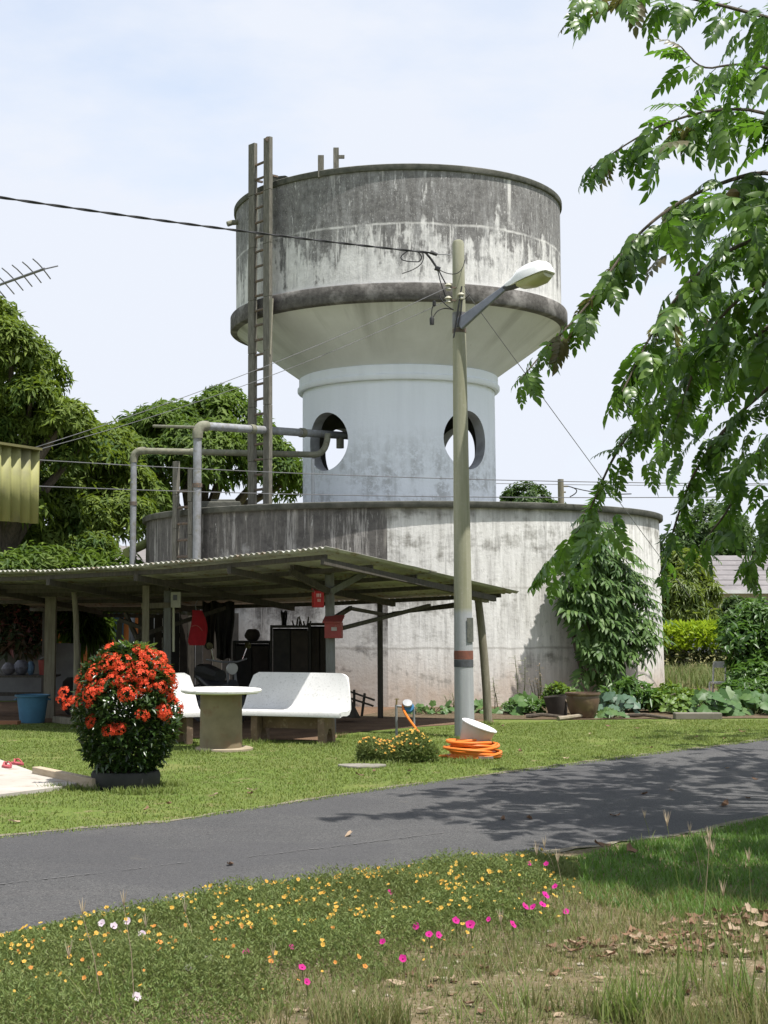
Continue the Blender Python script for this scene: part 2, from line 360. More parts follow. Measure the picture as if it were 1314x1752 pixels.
def cone_wall(n, l, uv, u, z, obj):
    bl = noise_node(n, l, 0.8, 6, 0.6, vec=obj); fine = noise_node(n, l, 5, 6, 0.7, vec=obj); st = noise_node(n, l, 1, 5, 0.6, vec=uv, stretch=(1.6, 0.3, 1))
    col = mixc(n, l, ramp(n, l, bl, [(0.35, 0.0), (0.65, 1.0)]), (0.66, 0.655, 0.64), (0.56, 0.555, 0.535))
    col = mixc(n, l, ramp(n, l, fine, [(0.66, 0.0), (0.74, 0.5)]), col, (0.25, 0.23, 0.2))
    hi = math_n(n, l, 'MULTIPLY', ramp(n, l, st, [(0.5, 0.0), (0.7, 0.75)]), math_n(n, l, 'DIVIDE', math_n(n, l, 'SUBTRACT', z, 6.85), 1.1, clamp=True))
    cr = noise_node(n, l, 1, 6, 0.7, vec=uv, stretch=(9, 0.5, 1)); col = mixc(n, l, math_n(n, l, 'MULTIPLY', ramp(n, l, cr, [(0.66, 0.0), (0.72, 0.45)]), math_n(n, l, 'DIVIDE', math_n(n, l, 'SUBTRACT', z, 6.85), 1.3, clamp=True)), col, (0.16, 0.15, 0.13))
    return mixc(n, l, hi, col, (0.2, 0.19, 0.17))
def neck_wall(n, l, uv, u, z, obj):
    bl = noise_node(n, l, 1.3, 6, 0.6, vec=uv); fine = noise_node(n, l, 6, 7, 0.75, vec=uv); st = noise_node(n, l, 1, 6, 0.65, vec=uv, stretch=(4, 0.4, 1))
    col = mixc(n, l, ramp(n, l, st, [(0.4, 0.0), (0.7, 0.45)]), (0.79, 0.82, 0.87), (0.68, 0.71, 0.755))
    low = math_n(n, l, 'SUBTRACT', 1.0, math_n(n, l, 'DIVIDE', math_n(n, l, 'SUBTRACT', z, 4.6), 1.0), clamp=True)
    k = math_n(n, l, 'MULTIPLY', low, math_n(n, l, 'MULTIPLY', ramp(n, l, fine, [(0.42, 0.0), (0.52, 1.0)]), ramp(n, l, bl, [(0.4, 0.0), (0.5, 1.0)])))
    col = mixc(n, l, math_n(n, l, 'MULTIPLY', k, ramp(n, l, st, [(0.4, 0.2), (0.6, 0.9)])), col, (0.44, 0.45, 0.46))
    d = ramp(n, l, noise_node(n, l, 11, 5, 0.8, vec=uv, stretch=(1.5, 0.35, 1)), [(0.64, 0.0), (0.7, 0.5)])
    return mixc(n, l, math_n(n, l, 'MULTIPLY', d, low), col, (0.25, 0.25, 0.25))
def lower_wall(n, l, uv, u, z, obj):      # z from the ground
    st = noise_node(n, l, 1.0, 6, 0.62, vec=uv, stretch=(2.6, 0.3, 1)); st2 = noise_node(n, l, 1.0, 8, 0.7, vec=uv, stretch=(8, 0.7, 1))
    bl = noise_node(n, l, 0.9, 6, 0.62, vec=uv); fine = noise_node(n, l, 6, 7, 0.75, vec=uv); wide = noise_node(n, l, 1.0, 5, 0.6, vec=uv, stretch=(0.5, 1.7, 1))
    base = mixc(n, l, ramp(n, l, st2, [(0.35, 0.0), (0.65, 1.0)]), (0.78, 0.765, 0.73), (0.56, 0.545, 0.515))
    base = mixc(n, l, ramp(n, l, fine, [(0.55, 0.0), (0.72, 0.7)]), base, (0.3, 0.285, 0.255))
    pz = math_n(n, l, 'SUBTRACT', 1.0, math_n(n, l, 'DIVIDE', z, 1.1), clamp=True)           # earth splash at the foot
    base = mixc(n, l, math_n(n, l, 'MULTIPLY', pz, ramp(n, l, bl, [(0.35, 0.25), (0.65, 0.95)])), base, (0.45, 0.33, 0.24))
    h = math_n(n, l, 'DIVIDE', z, 3.7)
    old = math_n(n, l, 'LESS_THAN', math_n(n, l, 'ADD', u, math_n(n, l, 'MULTIPLY', math_n(n, l, 'SUBTRACT', st2, 0.5), 0.05)), -9.29)  # the unpainted left bay
    v = math_n(n, l, 'ADD', math_n(n, l, 'MULTIPLY', h, 0.75), math_n(n, l, 'MULTIPLY', math_n(n, l, 'SUBTRACT', st, 0.5), 0.8))
    v = math_n(n, l, 'ADD', v, math_n(n, l, 'MULTIPLY', math_n(n, l, 'SUBTRACT', bl, 0.5), 0.9))
    dk = mixc(n, l, ramp(n, l, fine, [(0.3, 0.0), (0.7, 1.0)]), (0.06, 0.055, 0.052), (0.14, 0.13, 0.12))
    lv = mixc(n, l, ramp(n, l, st2, [(0.52, 0.0), (0.66, 0.8)]), dk, (0.3, 0.28, 0.25))
    v = math_n(n, l, 'ADD', v, math_n(n, l, 'MULTIPLY', math_n(n, l, 'SUBTRACT', fine, 0.5), 0.5))
    left = mixc(n, l, ramp(n, l, v, [(0.24, 0.0), (0.46, 0.95)]), mixc(n, l, 0.35, base, lv), lv)
    rv = math_n(n, l, 'ADD', math_n(n, l, 'MULTIPLY', h, 0.3), math_n(n, l, 'MULTIPLY', math_n(n, l, 'SUBTRACT', wide, 0.5), 1.9))
    rv = math_n(n, l, 'ADD', rv, math_n(n, l, 'MULTIPLY', math_n(n, l, 'SUBTRACT', st2, 0.5), 1.0))
    mott = noise_node(n, l, 2.2, 7, 0.7, vec=uv, stretch=(1.0, 1.2, 1)); rv = math_n(n, l, 'ADD', rv, math_n(n, l, 'MULTIPLY', math_n(n, l, 'SUBTRACT', mott, 0.5), 1.5))
    right = mixc(n, l, ramp(n, l, rv, [(0.24, 0.0), (0.56, 0.85)]), base, (0.2, 0.19, 0.165))
    top = math_n(n, l, 'MULTIPLY', math_n(n, l, 'DIVIDE', math_n(n, l, 'SUBTRACT', z, 3.3), 0.4, clamp=True), ramp(n, l, st, [(0.35, 0.3), (0.6, 1.0)]))
    right = mixc(n, l, top, right, (0.15, 0.14, 0.125))
    dr = noise_node(n, l, 1.0, 8, 0.75, vec=uv, stretch=(7, 0.45, 1)); fl = noise_node(n, l, 1.0, 7, 0.75, vec=uv, stretch=(12, 2.2, 1))
    right = mixc(n, l, ramp(n, l, dr, [(0.52, 0.0), (0.68, 0.65)]), right, (0.27, 0.26, 0.245))
    right = mixc(n, l, ramp(n, l, fl, [(0.6, 0.0), (0.68, 0.7)]), right, (0.2, 0.19, 0.175))
    left = mixc(n, l, ramp(n, l, dr, [(0.54, 0.0), (0.62, 0.8)]), left, (0.42, 0.4, 0.375))
    left = mixc(n, l, ramp(n, l, fl, [(0.62, 0.0), (0.67, 0.85)]), left, (0.55, 0.53, 0.5))
    left = mixc(n, l, ramp(n, l, mott, [(0.33, 0.7), (0.45, 0.0)]), left, (0.045, 0.042, 0.04))
    col = mixc(n, l, old, right, left)
    for z0, amt in ((1.05, 0.55), (2.15, 0.4)):
        col = mixc(n, l, line_mask(n, l, z, z0, 0.03, bl, amt), col, (0.24, 0.22, 0.19))
        col = mixc(n, l, line_mask(n, l, z, z0+0.06, 0.035, bl, amt*.6), col, (0.66, 0.64, 0.6))
    return col
def rim_wall(n, l, uv, u, z, obj):
    fine = noise_node(n, l, 5, 7, 0.7, vec=uv); bl = noise_node(n, l, 0.8, 5, 0.6, vec=uv)
    col = mixc(n, l, ramp(n, l, fine, [(0.35, 0.0), (0.65, 1.0)]), (0.06, 0.062, 0.052), (0.13, 0.128, 0.108))
    return mixc(n, l, ramp(n, l, bl, [(0.5, 0.0), (0.7, 0.6)]), col, (0.22, 0.21, 0.19))
M_UP = weathered('stained upper wall', dict(R=3.6, build=upper_wall)); M_BAND = weathered('stained ring beam', dict(R=3.7, build=band_wall))
M_CONE = weathered('bowl soffit', dict(R=3.0, build=cone_wall)); M_NECK = weathered('pale painted shaft', dict(R=2.1, build=neck_wall))
M_LOW = weathered('stained tank wall', dict(R=5.5, build=lower_wall)); M_RIM = weathered('mossy rim', dict(R=4.5, build=rim_wall))
M_IN = pm('shaft interior', (0.16, 0.155, 0.15), (0.1, 0.1, 0.095), 2, 0.95, 0.3)

AX = (TX, TY, 0)
tower = thing('water_tower', 'stained concrete water tower with flared bowl on a pale shaft with round openings', 'water tower', AX)
RN, RI, Z0, Z1 = 2.114, 1.86, 3.66, 6.52
hz = AT(568, 754, 31.4).z; hr = 0.62
mo = MB(); mi_ = MB()
def cyl(r, th, z): return (TX+r*math.cos(th), TY+r*math.sin(th), z)
def shaft_sector(tc_):
    K, RG = 48, 7
    def rect(a):                       # point of the sector's outline along direction a
        c_, s_ = math.cos(a), math.sin(a); hw = math.pi/4; zt = Z1-hz; zb = hz-Z0
        tx = hw/abs(c_) if abs(c_) > 1e-9 else 1e9; ty = (zt/s_ if s_ > 0 else zb/-s_) if abs(s_) > 1e-9 else 1e9
        t = min(tx, ty); return (t*c_, t*s_)
    corners = [math.atan2(zz, ww) % (2*math.pi) for ww, zz in ((math.pi/4, Z1-hz), (-math.pi/4, Z1-hz), (-math.pi/4, Z0-hz), (math.pi/4, Z0-hz))]
    angs = sorted(set([round(2*math.pi*i/K, 6) for i in range(K)]+[round(c, 6) for c in corners]))
    k = len(angs)
    for r, b_ in ((RN, mo), (RI, mi_)):
        vs = []; fs = []
        for i in range(RG):
            f = (i/(RG-1))**1.5
            for a in angs:
                q = rect(a); ci = (math.asin(max(-1, min(1, hr*math.cos(a)/r))), hr*math.sin(a))
                vs.append(cyl(r, tc_+ci[0]*(1-f)+q[0]*f, hz+ci[1]*(1-f)+q[1]*f))
        for i in range(RG-1):
            for j in range(k):
                q = (i*k+j, i*k+(j+1) % k, (i+1)*k+(j+1) % k, (i+1)*k+j); fs.append(q[::-1] if r == RN else q)
        b_.add(vs, fs)
    vs = []
    for r in (RN, RI):
        for a in angs: vs.append(cyl(r, tc_+math.asin(max(-1, min(1, hr*math.cos(a)/r))), hz+hr*math.sin(a)))
    rv = MB(); rv.add(vs, [(j, (j+1) % k, k+(j+1) % k, k+j) for j in range(k)]); return rv
for a in (-141.3, -51.3, 38.7, 128.7):
    shaft_sector(R(a)).build('opening_reveal', pm('opening edge', (0.42, 0.43, 0.45), (0.26, 0.26, 0.27), 3, 0.9, 0.2), tower)
mo.build('shaft', M_NECK, tower, smooth=True); mi_.build('shaft_lining', M_IN, tower, smooth=True)
def ring(prof, name, mat, n=128): return MB().lathe(prof, AX, n).build(name, mat, tower, smooth=True)
ring([(2.118, 6.5), (2.2, 6.5), (2.225, 6.53), (2.225, 6.6), (2.19, 6.63), (2.19, 6.8), (2.15, 6.82)], 'cornice', M_NECK)
ring([(2.15, 6.81), (2.17, 6.84), (3.58, 7.845)], 'bowl_soffit', M_CONE)
ring([(3.55, 7.83), (3.7, 7.85), (3.715, 7.87), (3.715, 8.17), (3.70, 8.195), (3.57, 8.20)], 'ring_beam', M_BAND)
ring([(3.585, 8.19), (3.6, 10.53)], 'tank_wall', M_UP, 160)
ring([(3.59, 10.5), (3.635, 10.51), (3.645, 10.53), (3.645, 10.62), (3.625, 10.635), (3.4, 10.64), (3.4, 10.4), (0.0, 10.45)], 'rim', M_RIM)
ring([(0.0, 6.75), (1.9, 6.75)], 'shaft_ceiling', M_IN)
OLD = pm('greyed timber', (0.17, 0.16, 0.135), (0.095, 0.09, 0.072), 5, 0.9, 0.5, 0.01, stretch=(8, 8, 0.8), c3=(0.26, 0.24, 0.2), s3=8)
MOSSY = pm('mossy metal', (0.2, 0.2, 0.15), (0.13, 0.13, 0.09), 9, 0.8, 0.4, 0.006, c3=(0.26, 0.22, 0.17), s3=12)
def stub(px, py0, py1, Y, w, hook=False):
    a = AT(px, py0, Y); b_ = AT(px, py1, Y); m = MB().box((a+b_)/2, (w, w, (b_-a).length+0.3))
    if hook: m.box(a+Vector((0.09, 0, -0.03)), (0.16, 0.07, 0.06))
    m.build('vent_post', OLD, tower)
stub(549, 279, 292, 29.8, 0.12); stub(575, 266, 290, 29.7, 0.11, True)
p = AT(484, 305, 30.6); mb = MB(); mb.prism([(p.x-.25, p.y+.1, 10.55), (p.x-.25, p.y+.1, 10.78), (p.x+.05, p.y, 10.78), (p.x+.35, p.y-.05, 10.62), (p.x+.35, p.y-.05, 10.55)], (0.1, 0.5, 0))
mb.build('hatch_cover', M_RIM, tower)
a = AT(397, 381, 32.2); MB().tube([a+Vector((0.25, 0.1, 0.05)), a, a+Vector((-0.1, -0.03, -0.04))], 0.06, 10).build('overflow_spout', MOSSY, tower)

tank = thing('ground_tank', 'wide round concrete ground tank with dark stained left bay', 'water tank', AX)
def ring2(prof, name, mat, n=160): return MB().lathe(prof, AX, n).build(name, mat, tank, smooth=True)
ring2([(5.55, 0.0), (5.52, 3.62)], 'tank_wall', M_LOW)
ring2([(5.515, 3.6), (5.59, 3.6), (5.605, 3.62), (5.605, 3.71), (5.58, 3.72), (5.2, 3.72), (5.2, 3.655), (0, 3.66)], 'rim', M_RIM)
def wall_pt(px, rr, z):
    k = (px-CX)/F; k = k/cP*1.0          # plan direction near the horizon; refined below
    for _ in range(4):
        A_ = 1+k*k; B_ = -2*(k*TX+TY); C_ = TX*TX+TY*TY-rr*rr; Y = (-B_-math.sqrt(max(0, B_*B_-4*A_*C_)))/(2*A_)
        v = Vector((k*Y, Y, z)); d = Y*cP+(z-EYE)*sP; k = (px-CX)/F*d/Y
    return v
h = wall_pt(372, 5.0, 3.72); MB().box(h+Vector((0, 0.6, 0.09)), (0.9, 0.9, 0.18)).box(h+Vector((0.1, 0.6, 0.2)), (0.5, 0.6, 0.06)).build('hatch_cover', M_RIM, tank, bevel=0.02)

# ------------------------------------------------------------------ ladders
RUST = pm('rusty iron', (0.16, 0.12, 0.09), (0.085, 0.075, 0.065), 12, 0.85, 0.5, 0.005, c3=(0.22, 0.13, 0.08), s3=20)
def ladder(name, label, pl, pr_, z0, zl, zr, wd, th, step, rad):
    root = thing(name, label, 'ladder', (pl.x, pl.y, z0))
    t = (pr_-pl); t.z = 0; t.normalize(); o = Vector((-t.y, t.x, 0)); o = o if o.dot(rad) > 0 else -o
    M = Matrix((t, o, (0, 0, 1))).transposed()
    for p_, zt in ((pl, zl), (pr_, zr)):
        mb = MB(); n = 7
        for i in range(n):
            a0 = z0+(zt-z0)*i/n; a1 = z0+(zt-z0)*(i+1)/n-0.006
            mb.box((p_.x+random.uniform(-.006, .006), p_.y, (a0+a1)/2), (wd, th, a1-a0), M)
        mb.build('rail', OLD, root, bevel=0.006)
    k = 0; z = z0+step*.7
    while z < min(zl, zr)-step*0.8:
        MB().tube([Vector((pl.x, pl.y, z)), Vector((pr_.x, pr_.y, z+random.uniform(-.015, .015)))], 0.028, 8).build('rung', RUST, root)
        z += step
    return root, t, o
q = wall_pt(446, 3.84, 8.5); rad = Vector((q.x-TX, q.y-TY, 0)).normalized(); tg = Vector((-rad.y, rad.x, 0)); tg = tg if tg.x > 0 else -tg
pl, pr_ = q-tg*0.27, q+tg*0.24
ladA, t_, o_ = ladder('tower_ladder', 'tall timber ladder standing against the tower bowl on the ground tank roof', pl, pr_, 3.66, AT(433, 246, pl.y).z, AT(459, 235, pr_.y).z, 0.2, 0.09, 0.31, rad)
M = Matrix((t_, o_, (0, 0, 1))).transposed()
zc = AT(460, 560, pr_.y).z
MB().box(pr_+Vector((0.03, -0.07, zc-pr_.z)), (0.17, 0.03, 1.15), M @ Matrix.Rotation(R(4), 3, 'Y')).build('loose_board', pm('bleached board', (0.33, 0.31, 0.25), (0.22, 0.2, 0.15), 5, 0.9, 0.4, stretch=(8, 8, .8)), ladA)
zt = AT(459, 240, pr_.y).z
MB().lathe([(0, 0.03), (0.055, 0.03), (0.06, 0.015), (0.06, 0)], (pr_.x, pr_.y-0.06, zt), 12, Matrix.Rotation(R(90), 3, 'X')).build('bolt', RUST, ladA)
for zz in (AT(446, 305, 30.6).z, 8.05):
    for e in (pl, pr_): MB().bar(Vector((e.x, e.y, zz)), Vector((e.x, e.y, zz))-rad*0.25, 0.05, 0.04).build('wall_bracket', RUST, ladA)
q1, q2 = wall_pt(301, 5.75, 3), wall_pt(327, 5.75, 3)
rad2 = Vector((q1.x-TX, q1.y-TY, 0)).normalized()
ladder('tank_ladder', 'shorter timber ladder leaning on the ground tank between the two standpipes', q1, q2, 0.0, AT(301, 789, q1.y).z, AT(327, 802, q2.y).z, 0.14, 0.08, 0.32, rad2)

# ------------------------------------------------------------------ pipes
def arc(a, c, b, n=7):
    a, b, c = Vector(a), Vector(b), Vector(c); return [a*(1-t)**2+c*2*t*(1-t)+b*t*t for t in [i/n for i in range(n+1)]]
PIPE = pm('galvanised pipe', (0.3, 0.31, 0.33), (0.2, 0.2, 0.2), 7, 0.6, 0.3, 0.004, 0.4, 0.25, c3=(0.2, 0.19, 0.15), s3=9)
def pipe_run(name, label, pxv, top_px, end_px, Yv, Ye, r, tail=None):
    e = AT(*top_px, Yv); f = AT(*end_px, Ye); base = Vector((e.x, e.y, 0)); root = thing(name, label, 'pipe', base)
    d = (f-e).normalized()
    MB().tube([base, e-Vector((0, 0, 0.22))], r, 14).build('riser', PIPE, root, smooth=True)
    MB().tube([e-Vector((0, 0, 0.25))]+arc(e-Vector((0, 0, .2)), e, e+d*.2)+[e+d*.25], r*1.28, 14).build('elbow', MOSSY, root, smooth=True)
    pts = [e+d*.22, f]
    MB().tube(pts, r, 14).build('cross_pipe', PIPE if r > .075 else MOSSY, root, smooth=True)
    for k in (0.33, 0.66):
        c_ = e.lerp(f, k); MB().tube([c_-d*.06, c_+d*.06], r*1.22, 12).build('coupling', MOSSY, root, smooth=True)
    for zz in (e.z*.78, e.z*.4):
        MB().tube([Vector((e.x, e.y, zz-.04)), Vector((e.x, e.y, zz+.04))], r*1.2, 12).build('coupling', RUST, root, smooth=True)
        w = Vector((TX-e.x, TY-e.y, 0)); dd = w.length-5.5; MB().bar(Vector((e.x, e.y, zz)), Vector((e.x, e.y, zz))+w.normalized()*max(.05, dd), 0.04, 0.04).build('wall_bracket', RUST, root) if zz < 3.5 else None
    if tail: MB().tube(tail(f, d), r, 12).build('down_bend', MOSSY, root, smooth=True)
    return root
Yp1 = wall_pt(338, 5.75, 3).y
pipe_run('standpipe', 'grey standpipe with thick upper arm running into the shaft opening', 338, (338, 728), (600, 746), Yp1, 32.3, 0.082, lambda f, d: arc(f-d*.35+Vector((0, 0, -.05)), f-d*.35+Vector((0, 0, -.2)), f-d*.35+Vector((0, 0, -.28)), 4))
pipe_run('standpipe', 'thinner standpipe furthest left, its arm entering the shaft opening lower', 229, (229, 771), (541, 778), 31.6, 31.25, 0.066, lambda f, d: arc(f-d*.05, f+d*.22, f+d*.25+Vector((0, .1, .45))))
a, b_ = AT(263, 729, 31.0), AT(334, 731, Yp1)
MB().tube([a, b_], 0.03, 8).build('feed_pipe', MOSSY, origin=a); tag(bpy.data.objects['feed_pipe'], 'thin mossy pipe stub joined to the thick standpipe elbow', 'pipe')
a, b_ = AT(216, 946, 31.7), AT(250, 920, 32.3)
tag(MB().tube([a, b_+Vector((0.3, 0.3, 0.05))], [0.1, 0.1], 12).build('drain_pipe', pm('algae green pipe', (0.2, 0.24, 0.08), (0.15, 0.16, 0.06), 5, 0.8), origin=a, smooth=True), 'short slanting algae green pipe sticking out beside the ground tank', 'pipe')
a = AT(650/1.825+180, 778, 31.2)
tag(MB().tube([Vector((a.x-.02, a.y-.42, 3.66)), Vector((a.x-.02, a.y-.42, AT(536, 785, a.y-.42).z))], 0.035, 8).build('down_pipe', pm('whitewashed pipe', (0.5, 0.51, 0.53), (0.4, 0.41, 0.42), 5, 0.8), origin=(a.x, a.y-.42, 3.66)), 'slim whitewashed pipe upright against the pale shaft below the opening', 'pipe')

# ------------------------------------------------------------------ street lamp
PY = 20.81; pb = G(795, 1262); PX = pb.x
zpx = lambda y, Y=PY: AT(790, y, Y).z
lamp = thing('street_lamp', 'tall concrete lamp post with white lamp head on a slanted arm', 'street lamp', (PX, PY, 0))
ztop = zpx(411)
def prad(z): return 0.138-(0.138-0.083)*z/ztop
def pole_mat():
    m, n, l, b = new_mat('lamp post concrete')
    t = n.new('ShaderNodeTexCoord'); s = n.new('ShaderNodeSeparateXYZ'); l.new(t.outputs['Object'], s.inputs[0])
    st = noise_node(n, l, 1, 6, 0.65, stretch=(14, 14, 0.7)); f = noise_node(n, l, 18, 6, 0.75)
    up = mixc(n, l, ramp(n, l, st, [(0.3, 0.0), (0.7, 1.0)]), (0.33, 0.32, 0.24), (0.21, 0.21, 0.13))
    up = mixc(n, l, ramp(n, l, f, [(0.55, 0.0), (0.75, 0.5)]), up, (0.38, 0.37, 0.33))
    lo = mixc(n, l, ramp(n, l, st, [(0.3, 0.0), (0.7, 1.0)]), (0.36, 0.37, 0.38), (0.27, 0.28, 0.29))
    k = math_n(n, l, 'DIVIDE', math_n(n, l, 'SUBTRACT', s.outputs[2], math_n(n, l, 'ADD', 1.62, math_n(n, l, 'MULTIPLY', st, 0.12))), 0.08, clamp=True)
    l.new(mixc(n, l, k, lo, up), b.inputs['Base Color']); b.inputs['Roughness'].default_value = 0.88; bump(n, l, b, f, 0.4, 0.006); return m
MB().lathe([(prad(z), z) for z in np.linspace(0, ztop-.06, 14)]+[(prad(ztop)*.85, ztop-.015), (prad(ztop)*.5, ztop), (0, ztop)], (PX, PY, 0), 20).build('post', pole_mat(), lamp, smooth=True)
def sleeve(y0, y1, mat, name):
    z0, z1 = zpx(y1), zpx(y0); MB().lathe([(prad(z0)+.001, z0), (prad(z0)+.004, z0+.002), (prad(z1)+.004, z1-.002), (prad(z1)+.001, z1)], (PX, PY, 0), 20).build(name, mat, lamp, smooth=True)
sleeve(1113, 1128, pm('rust red paint', (0.2, 0.075, 0.05), (0.13, 0.06, 0.045), 14, 0.8), 'painted_band')
sleeve(1128.5, 1141, pm('slate paint', (0.085, 0.09, 0.1), (0.055, 0.058, 0.062), 14, 0.8), 'painted_band')
sleeve(535, 562, pm('bare strap steel', (0.2, 0.2, 0.21), (0.1, 0.09, 0.08), 10, 0.6), 'clamp')
sleeve(563, 570, RUST, 'clamp')
zc0, zc1 = zpx(1098), zpx(1057); rr = prad(1.2)+0.008; a0, a1 = R(-75), R(-20); mb = MB()
mb.lathe([(rr, zc0), (rr+.006, zc0), (rr+.006, zc1), (rr, zc1), (rr, zc0)], (PX, PY, 0), 8, None, a0, a1)
mb.build('notice_plate', pm('weathered dark plate', (0.075, 0.08, 0.07), (0.12, 0.12, 0.1), 18, 0.7), lamp)
GREYP = pm('grey painted steel', (0.2, 0.21, 0.25), (0.14, 0.15, 0.18), 6, 0.55, 0.2, 0.003, 0.4)
A0 = AT(790, 552, PY-.1); A1 = AT(872, 486, PY-.45); dv = (A1-A0).normalized()
sdv = dv.cross(Vector((0, 0, 1))).normalized(); upv = sdv.cross(dv)
mb = MB()
def quadring(c, w, hh): return [c+sdv*w+upv*hh, c-sdv*w+upv*hh, c-sdv*w-upv*hh, c+sdv*w-upv*hh]
vs = quadring(A0-dv*.05, .04, .085)+quadring(A0.lerp(A1, .5), .032, .052)+quadring(A1+dv*.08, .024, .028)
mb.add(vs, [(3, 2, 1, 0), (8, 9, 10, 11)]+[(i*4+j, i*4+(j+1) % 4, (i+1)*4+(j+1) % 4, (i+1)*4+j) for i in range(2) for j in range(4)])
mb.build('arm', GREYP, lamp, bevel=0.01)
hx = (AT(938, 464, PY-.85)-A1).normalized()                                     # head axis
hs = hx.cross(Vector((0, 0, 1))).normalized(); hu = hs.cross(hx)
def hring(t, w, z0, z1, k=10):       # rounded section, upper half dome
    out = []
    for j in range(k+1):
        a = math.pi*j/k; out.append(A1+hx*t+hs*math.cos(a)*w+hu*(z0+(z1-z0)*(math.sin(a)**.7)))
    return out
secs = [(-.06, .045, -.03, .035), (.06, .085, -.045, .07), (.2, .155, -.045, .155), (.34, .185, -.04, .185), (.52, .19, -.03, .18), (.61, .17, -.02, .14), (.65, .12, -.01, .06)]
def loft(secs_, close=True):
    m = MB(); vs = []; K = 11
    for s_ in secs_: vs += hring(*s_)
    fs = []
    for i in range(len(secs_)-1):
        for j in range(10): fs.append((i*K+j, i*K+j+1, (i+1)*K+j+1, (i+1)*K+j))
        fs.append((i*K+10, i*K, (i+1)*K, (i+1)*K+10))
    fs += [tuple(range(K)), tuple(range(len(secs_)*K-1, (len(secs_)-1)*K-1, -1))]
    return m.add(vs, fs)
loft(secs).build('lamp_head', pm('white lamp enamel', (0.8, 0.8, 0.79), (0.72, 0.72, 0.71), 4, 0.4, 0.05, spec=0.5), lamp, smooth=True)
loft([(.13, .07, -.05, -.085), (.2, .135, -.05, -.13), (.36, .165, -.045, -.155), (.52, .165, -.036, -.14), (.61, .13, -.026, -.08)]).build('lens', pm('yellowed lens', (0.42, 0.42, 0.22), (0.33, 0.33, 0.16), 4, 0.3, 0.05, spec=0.5), lamp, smooth=True)
loft([(-.1, .045, -.02, -.08), (.02, .06, -.03, -.09), (.16, .075, -.05, -.085)]).build('arm_socket', pm('dark cast metal', (0.07, 0.07, 0.08), (0.05, 0.05, 0.05), 6, 0.6), lamp, smooth=True)
CER = pm('glazed ceramic', (0.42, 0.4, 0.3), (0.3, 0.29, 0.22), 8, 0.35, 0.1, spec=0.5)
ins = []
for (px, py) in ((767, 491), (767, 513), (789, 507)):
    c_ = AT(px, py, PY-.12); ins.append(c_)
    MB().lathe([(0, -.055), (.03, -.055), (.045, -.035), (.03, -.015), (.03, .005), (.055, .02), (.03, .05), (0, .055)], c_, 12).build('insulator', CER, lamp, smooth=True)
    MB().bar(c_, Vector((PX, PY-.05, c_.z)), 0.02, 0.02).build('insulator_bracket', RUST, lamp)
BLK = pm('black rubber', (0.02, 0.02, 0.021), (0.03, 0.03, 0.03), 10, 0.6, 0.2)
c_ = AT(739, 549, PY-.2); MB().lathe([(0, -.06), (.03, -.055), (.034, .03), (.018, .06), (0, .06)], c_, 12).build('fuse_holder', BLK, lamp, smooth=True)
c2_ = AT(743, 519, PY-.2); MB().lathe([(0, -.04), (.025, -.03), (.025, .03), (0, .04)], c2_, 10).build('fuse_holder', BLK, lamp, smooth=True)
lead = MB(); lead.tube(arc(c2_, AT(737, 530, PY-.2), c_+Vector((0, 0, .06)), 6), 0.007, 6)
lead.tube(arc(c_+Vector((0, 0, -.02)), AT(745, 520, PY-.2), AT(776, 530, PY-.1), 9), 0.008, 6)
lead.tube(arc(AT(752, 505, PY-.15), AT(756, 520, PY-.2), AT(776, 530, PY-.12), 8), 0.008, 6)
lead.tube([AT(749, 459, PY-.1), AT(757, 475, PY-.12), AT(764, 488, PY-.12)], 0.010, 6)
lead.tube([AT(748, 459, PY-.1), AT(753, 480, PY-.12), AT(763, 510, PY-.12)], 0.008, 6)
lead.tube(arc(AT(752, 462, PY-.15), AT(790, 482, PY-.3), AT(795, 445, PY-.1), 12), 0.006, 6)
lead.tube([AT(790, 490, PY-.12), AT(785, 520, PY-.15), AT(779, 560, PY-.14), AT(776, 578, PY-.13)], 0.012, 6)
lead.tube([AT(792, 500, PY-.13), AT(789, 530, PY-.15), AT(783, 560, PY-.14)], 0.010, 6)
lead.tube([AT(795, 490, PY-.1), AT(804, 504, PY-.2), AT(795, 512, PY-.12)], 0.006, 6)
lead.build('wiring', BLK, lamp)

# ------------------------------------------------------------------ overhead wires
def sag(a, b, s, n=24): return [a.lerp(b, i/n)+Vector((0, 0, -s*4*(i/n)*(1-i/n))) for i in range(n+1)]
ca, cb_ = AT(-260, 317, 15.0), AT(741, 433, PY-.12)
ca = cb_+(ca-cb_)*2.4
def pix(p):
    d = p.y*cP+(p.z-EYE)*sP; return CX+F*p.x/d, CY-F*(-p.y*sP+(p.z-EYE)*cP)/d
for _ in range(12):                      # lift the far end until the cable leaves the view where it does in the photo
    path = sag(ca, cb_, 0.3, 420); q_ = min((p for p in path if p.y > 1), key=lambda p: abs(pix(p)[0])); ca.z += (pix(q_)[1]-338)*q_.y/F*1.5; mb = MB()
for ph in (0, math.pi):
    pts = []
    for i, p in enumerate(path):
        t = i*.42+ph; pts.append(p+Vector((0, math.cos(t), math.sin(t)))*0.008)
    mb.tube(pts, 0.009, 6)
svc = thing('service_cable', 'thick black twisted service cable strung to the lamp post top', 'cable', cb_)
mb.build('cable', BLK, svc)
MB().tube([AT(736, 431, PY-.12), AT(748, 436, PY-.12)], [0.03, 0.024], 8).build('end_clamp', BLK, svc)
MB().tube([AT(748, 435, PY-.12), AT(772, 436, PY-.08)], 0.009, 6).build('link_rod', pm('zinc rod', (0.3, 0.3, 0.3), (0.2, 0.2, 0.2), 9, 0.5), svc)
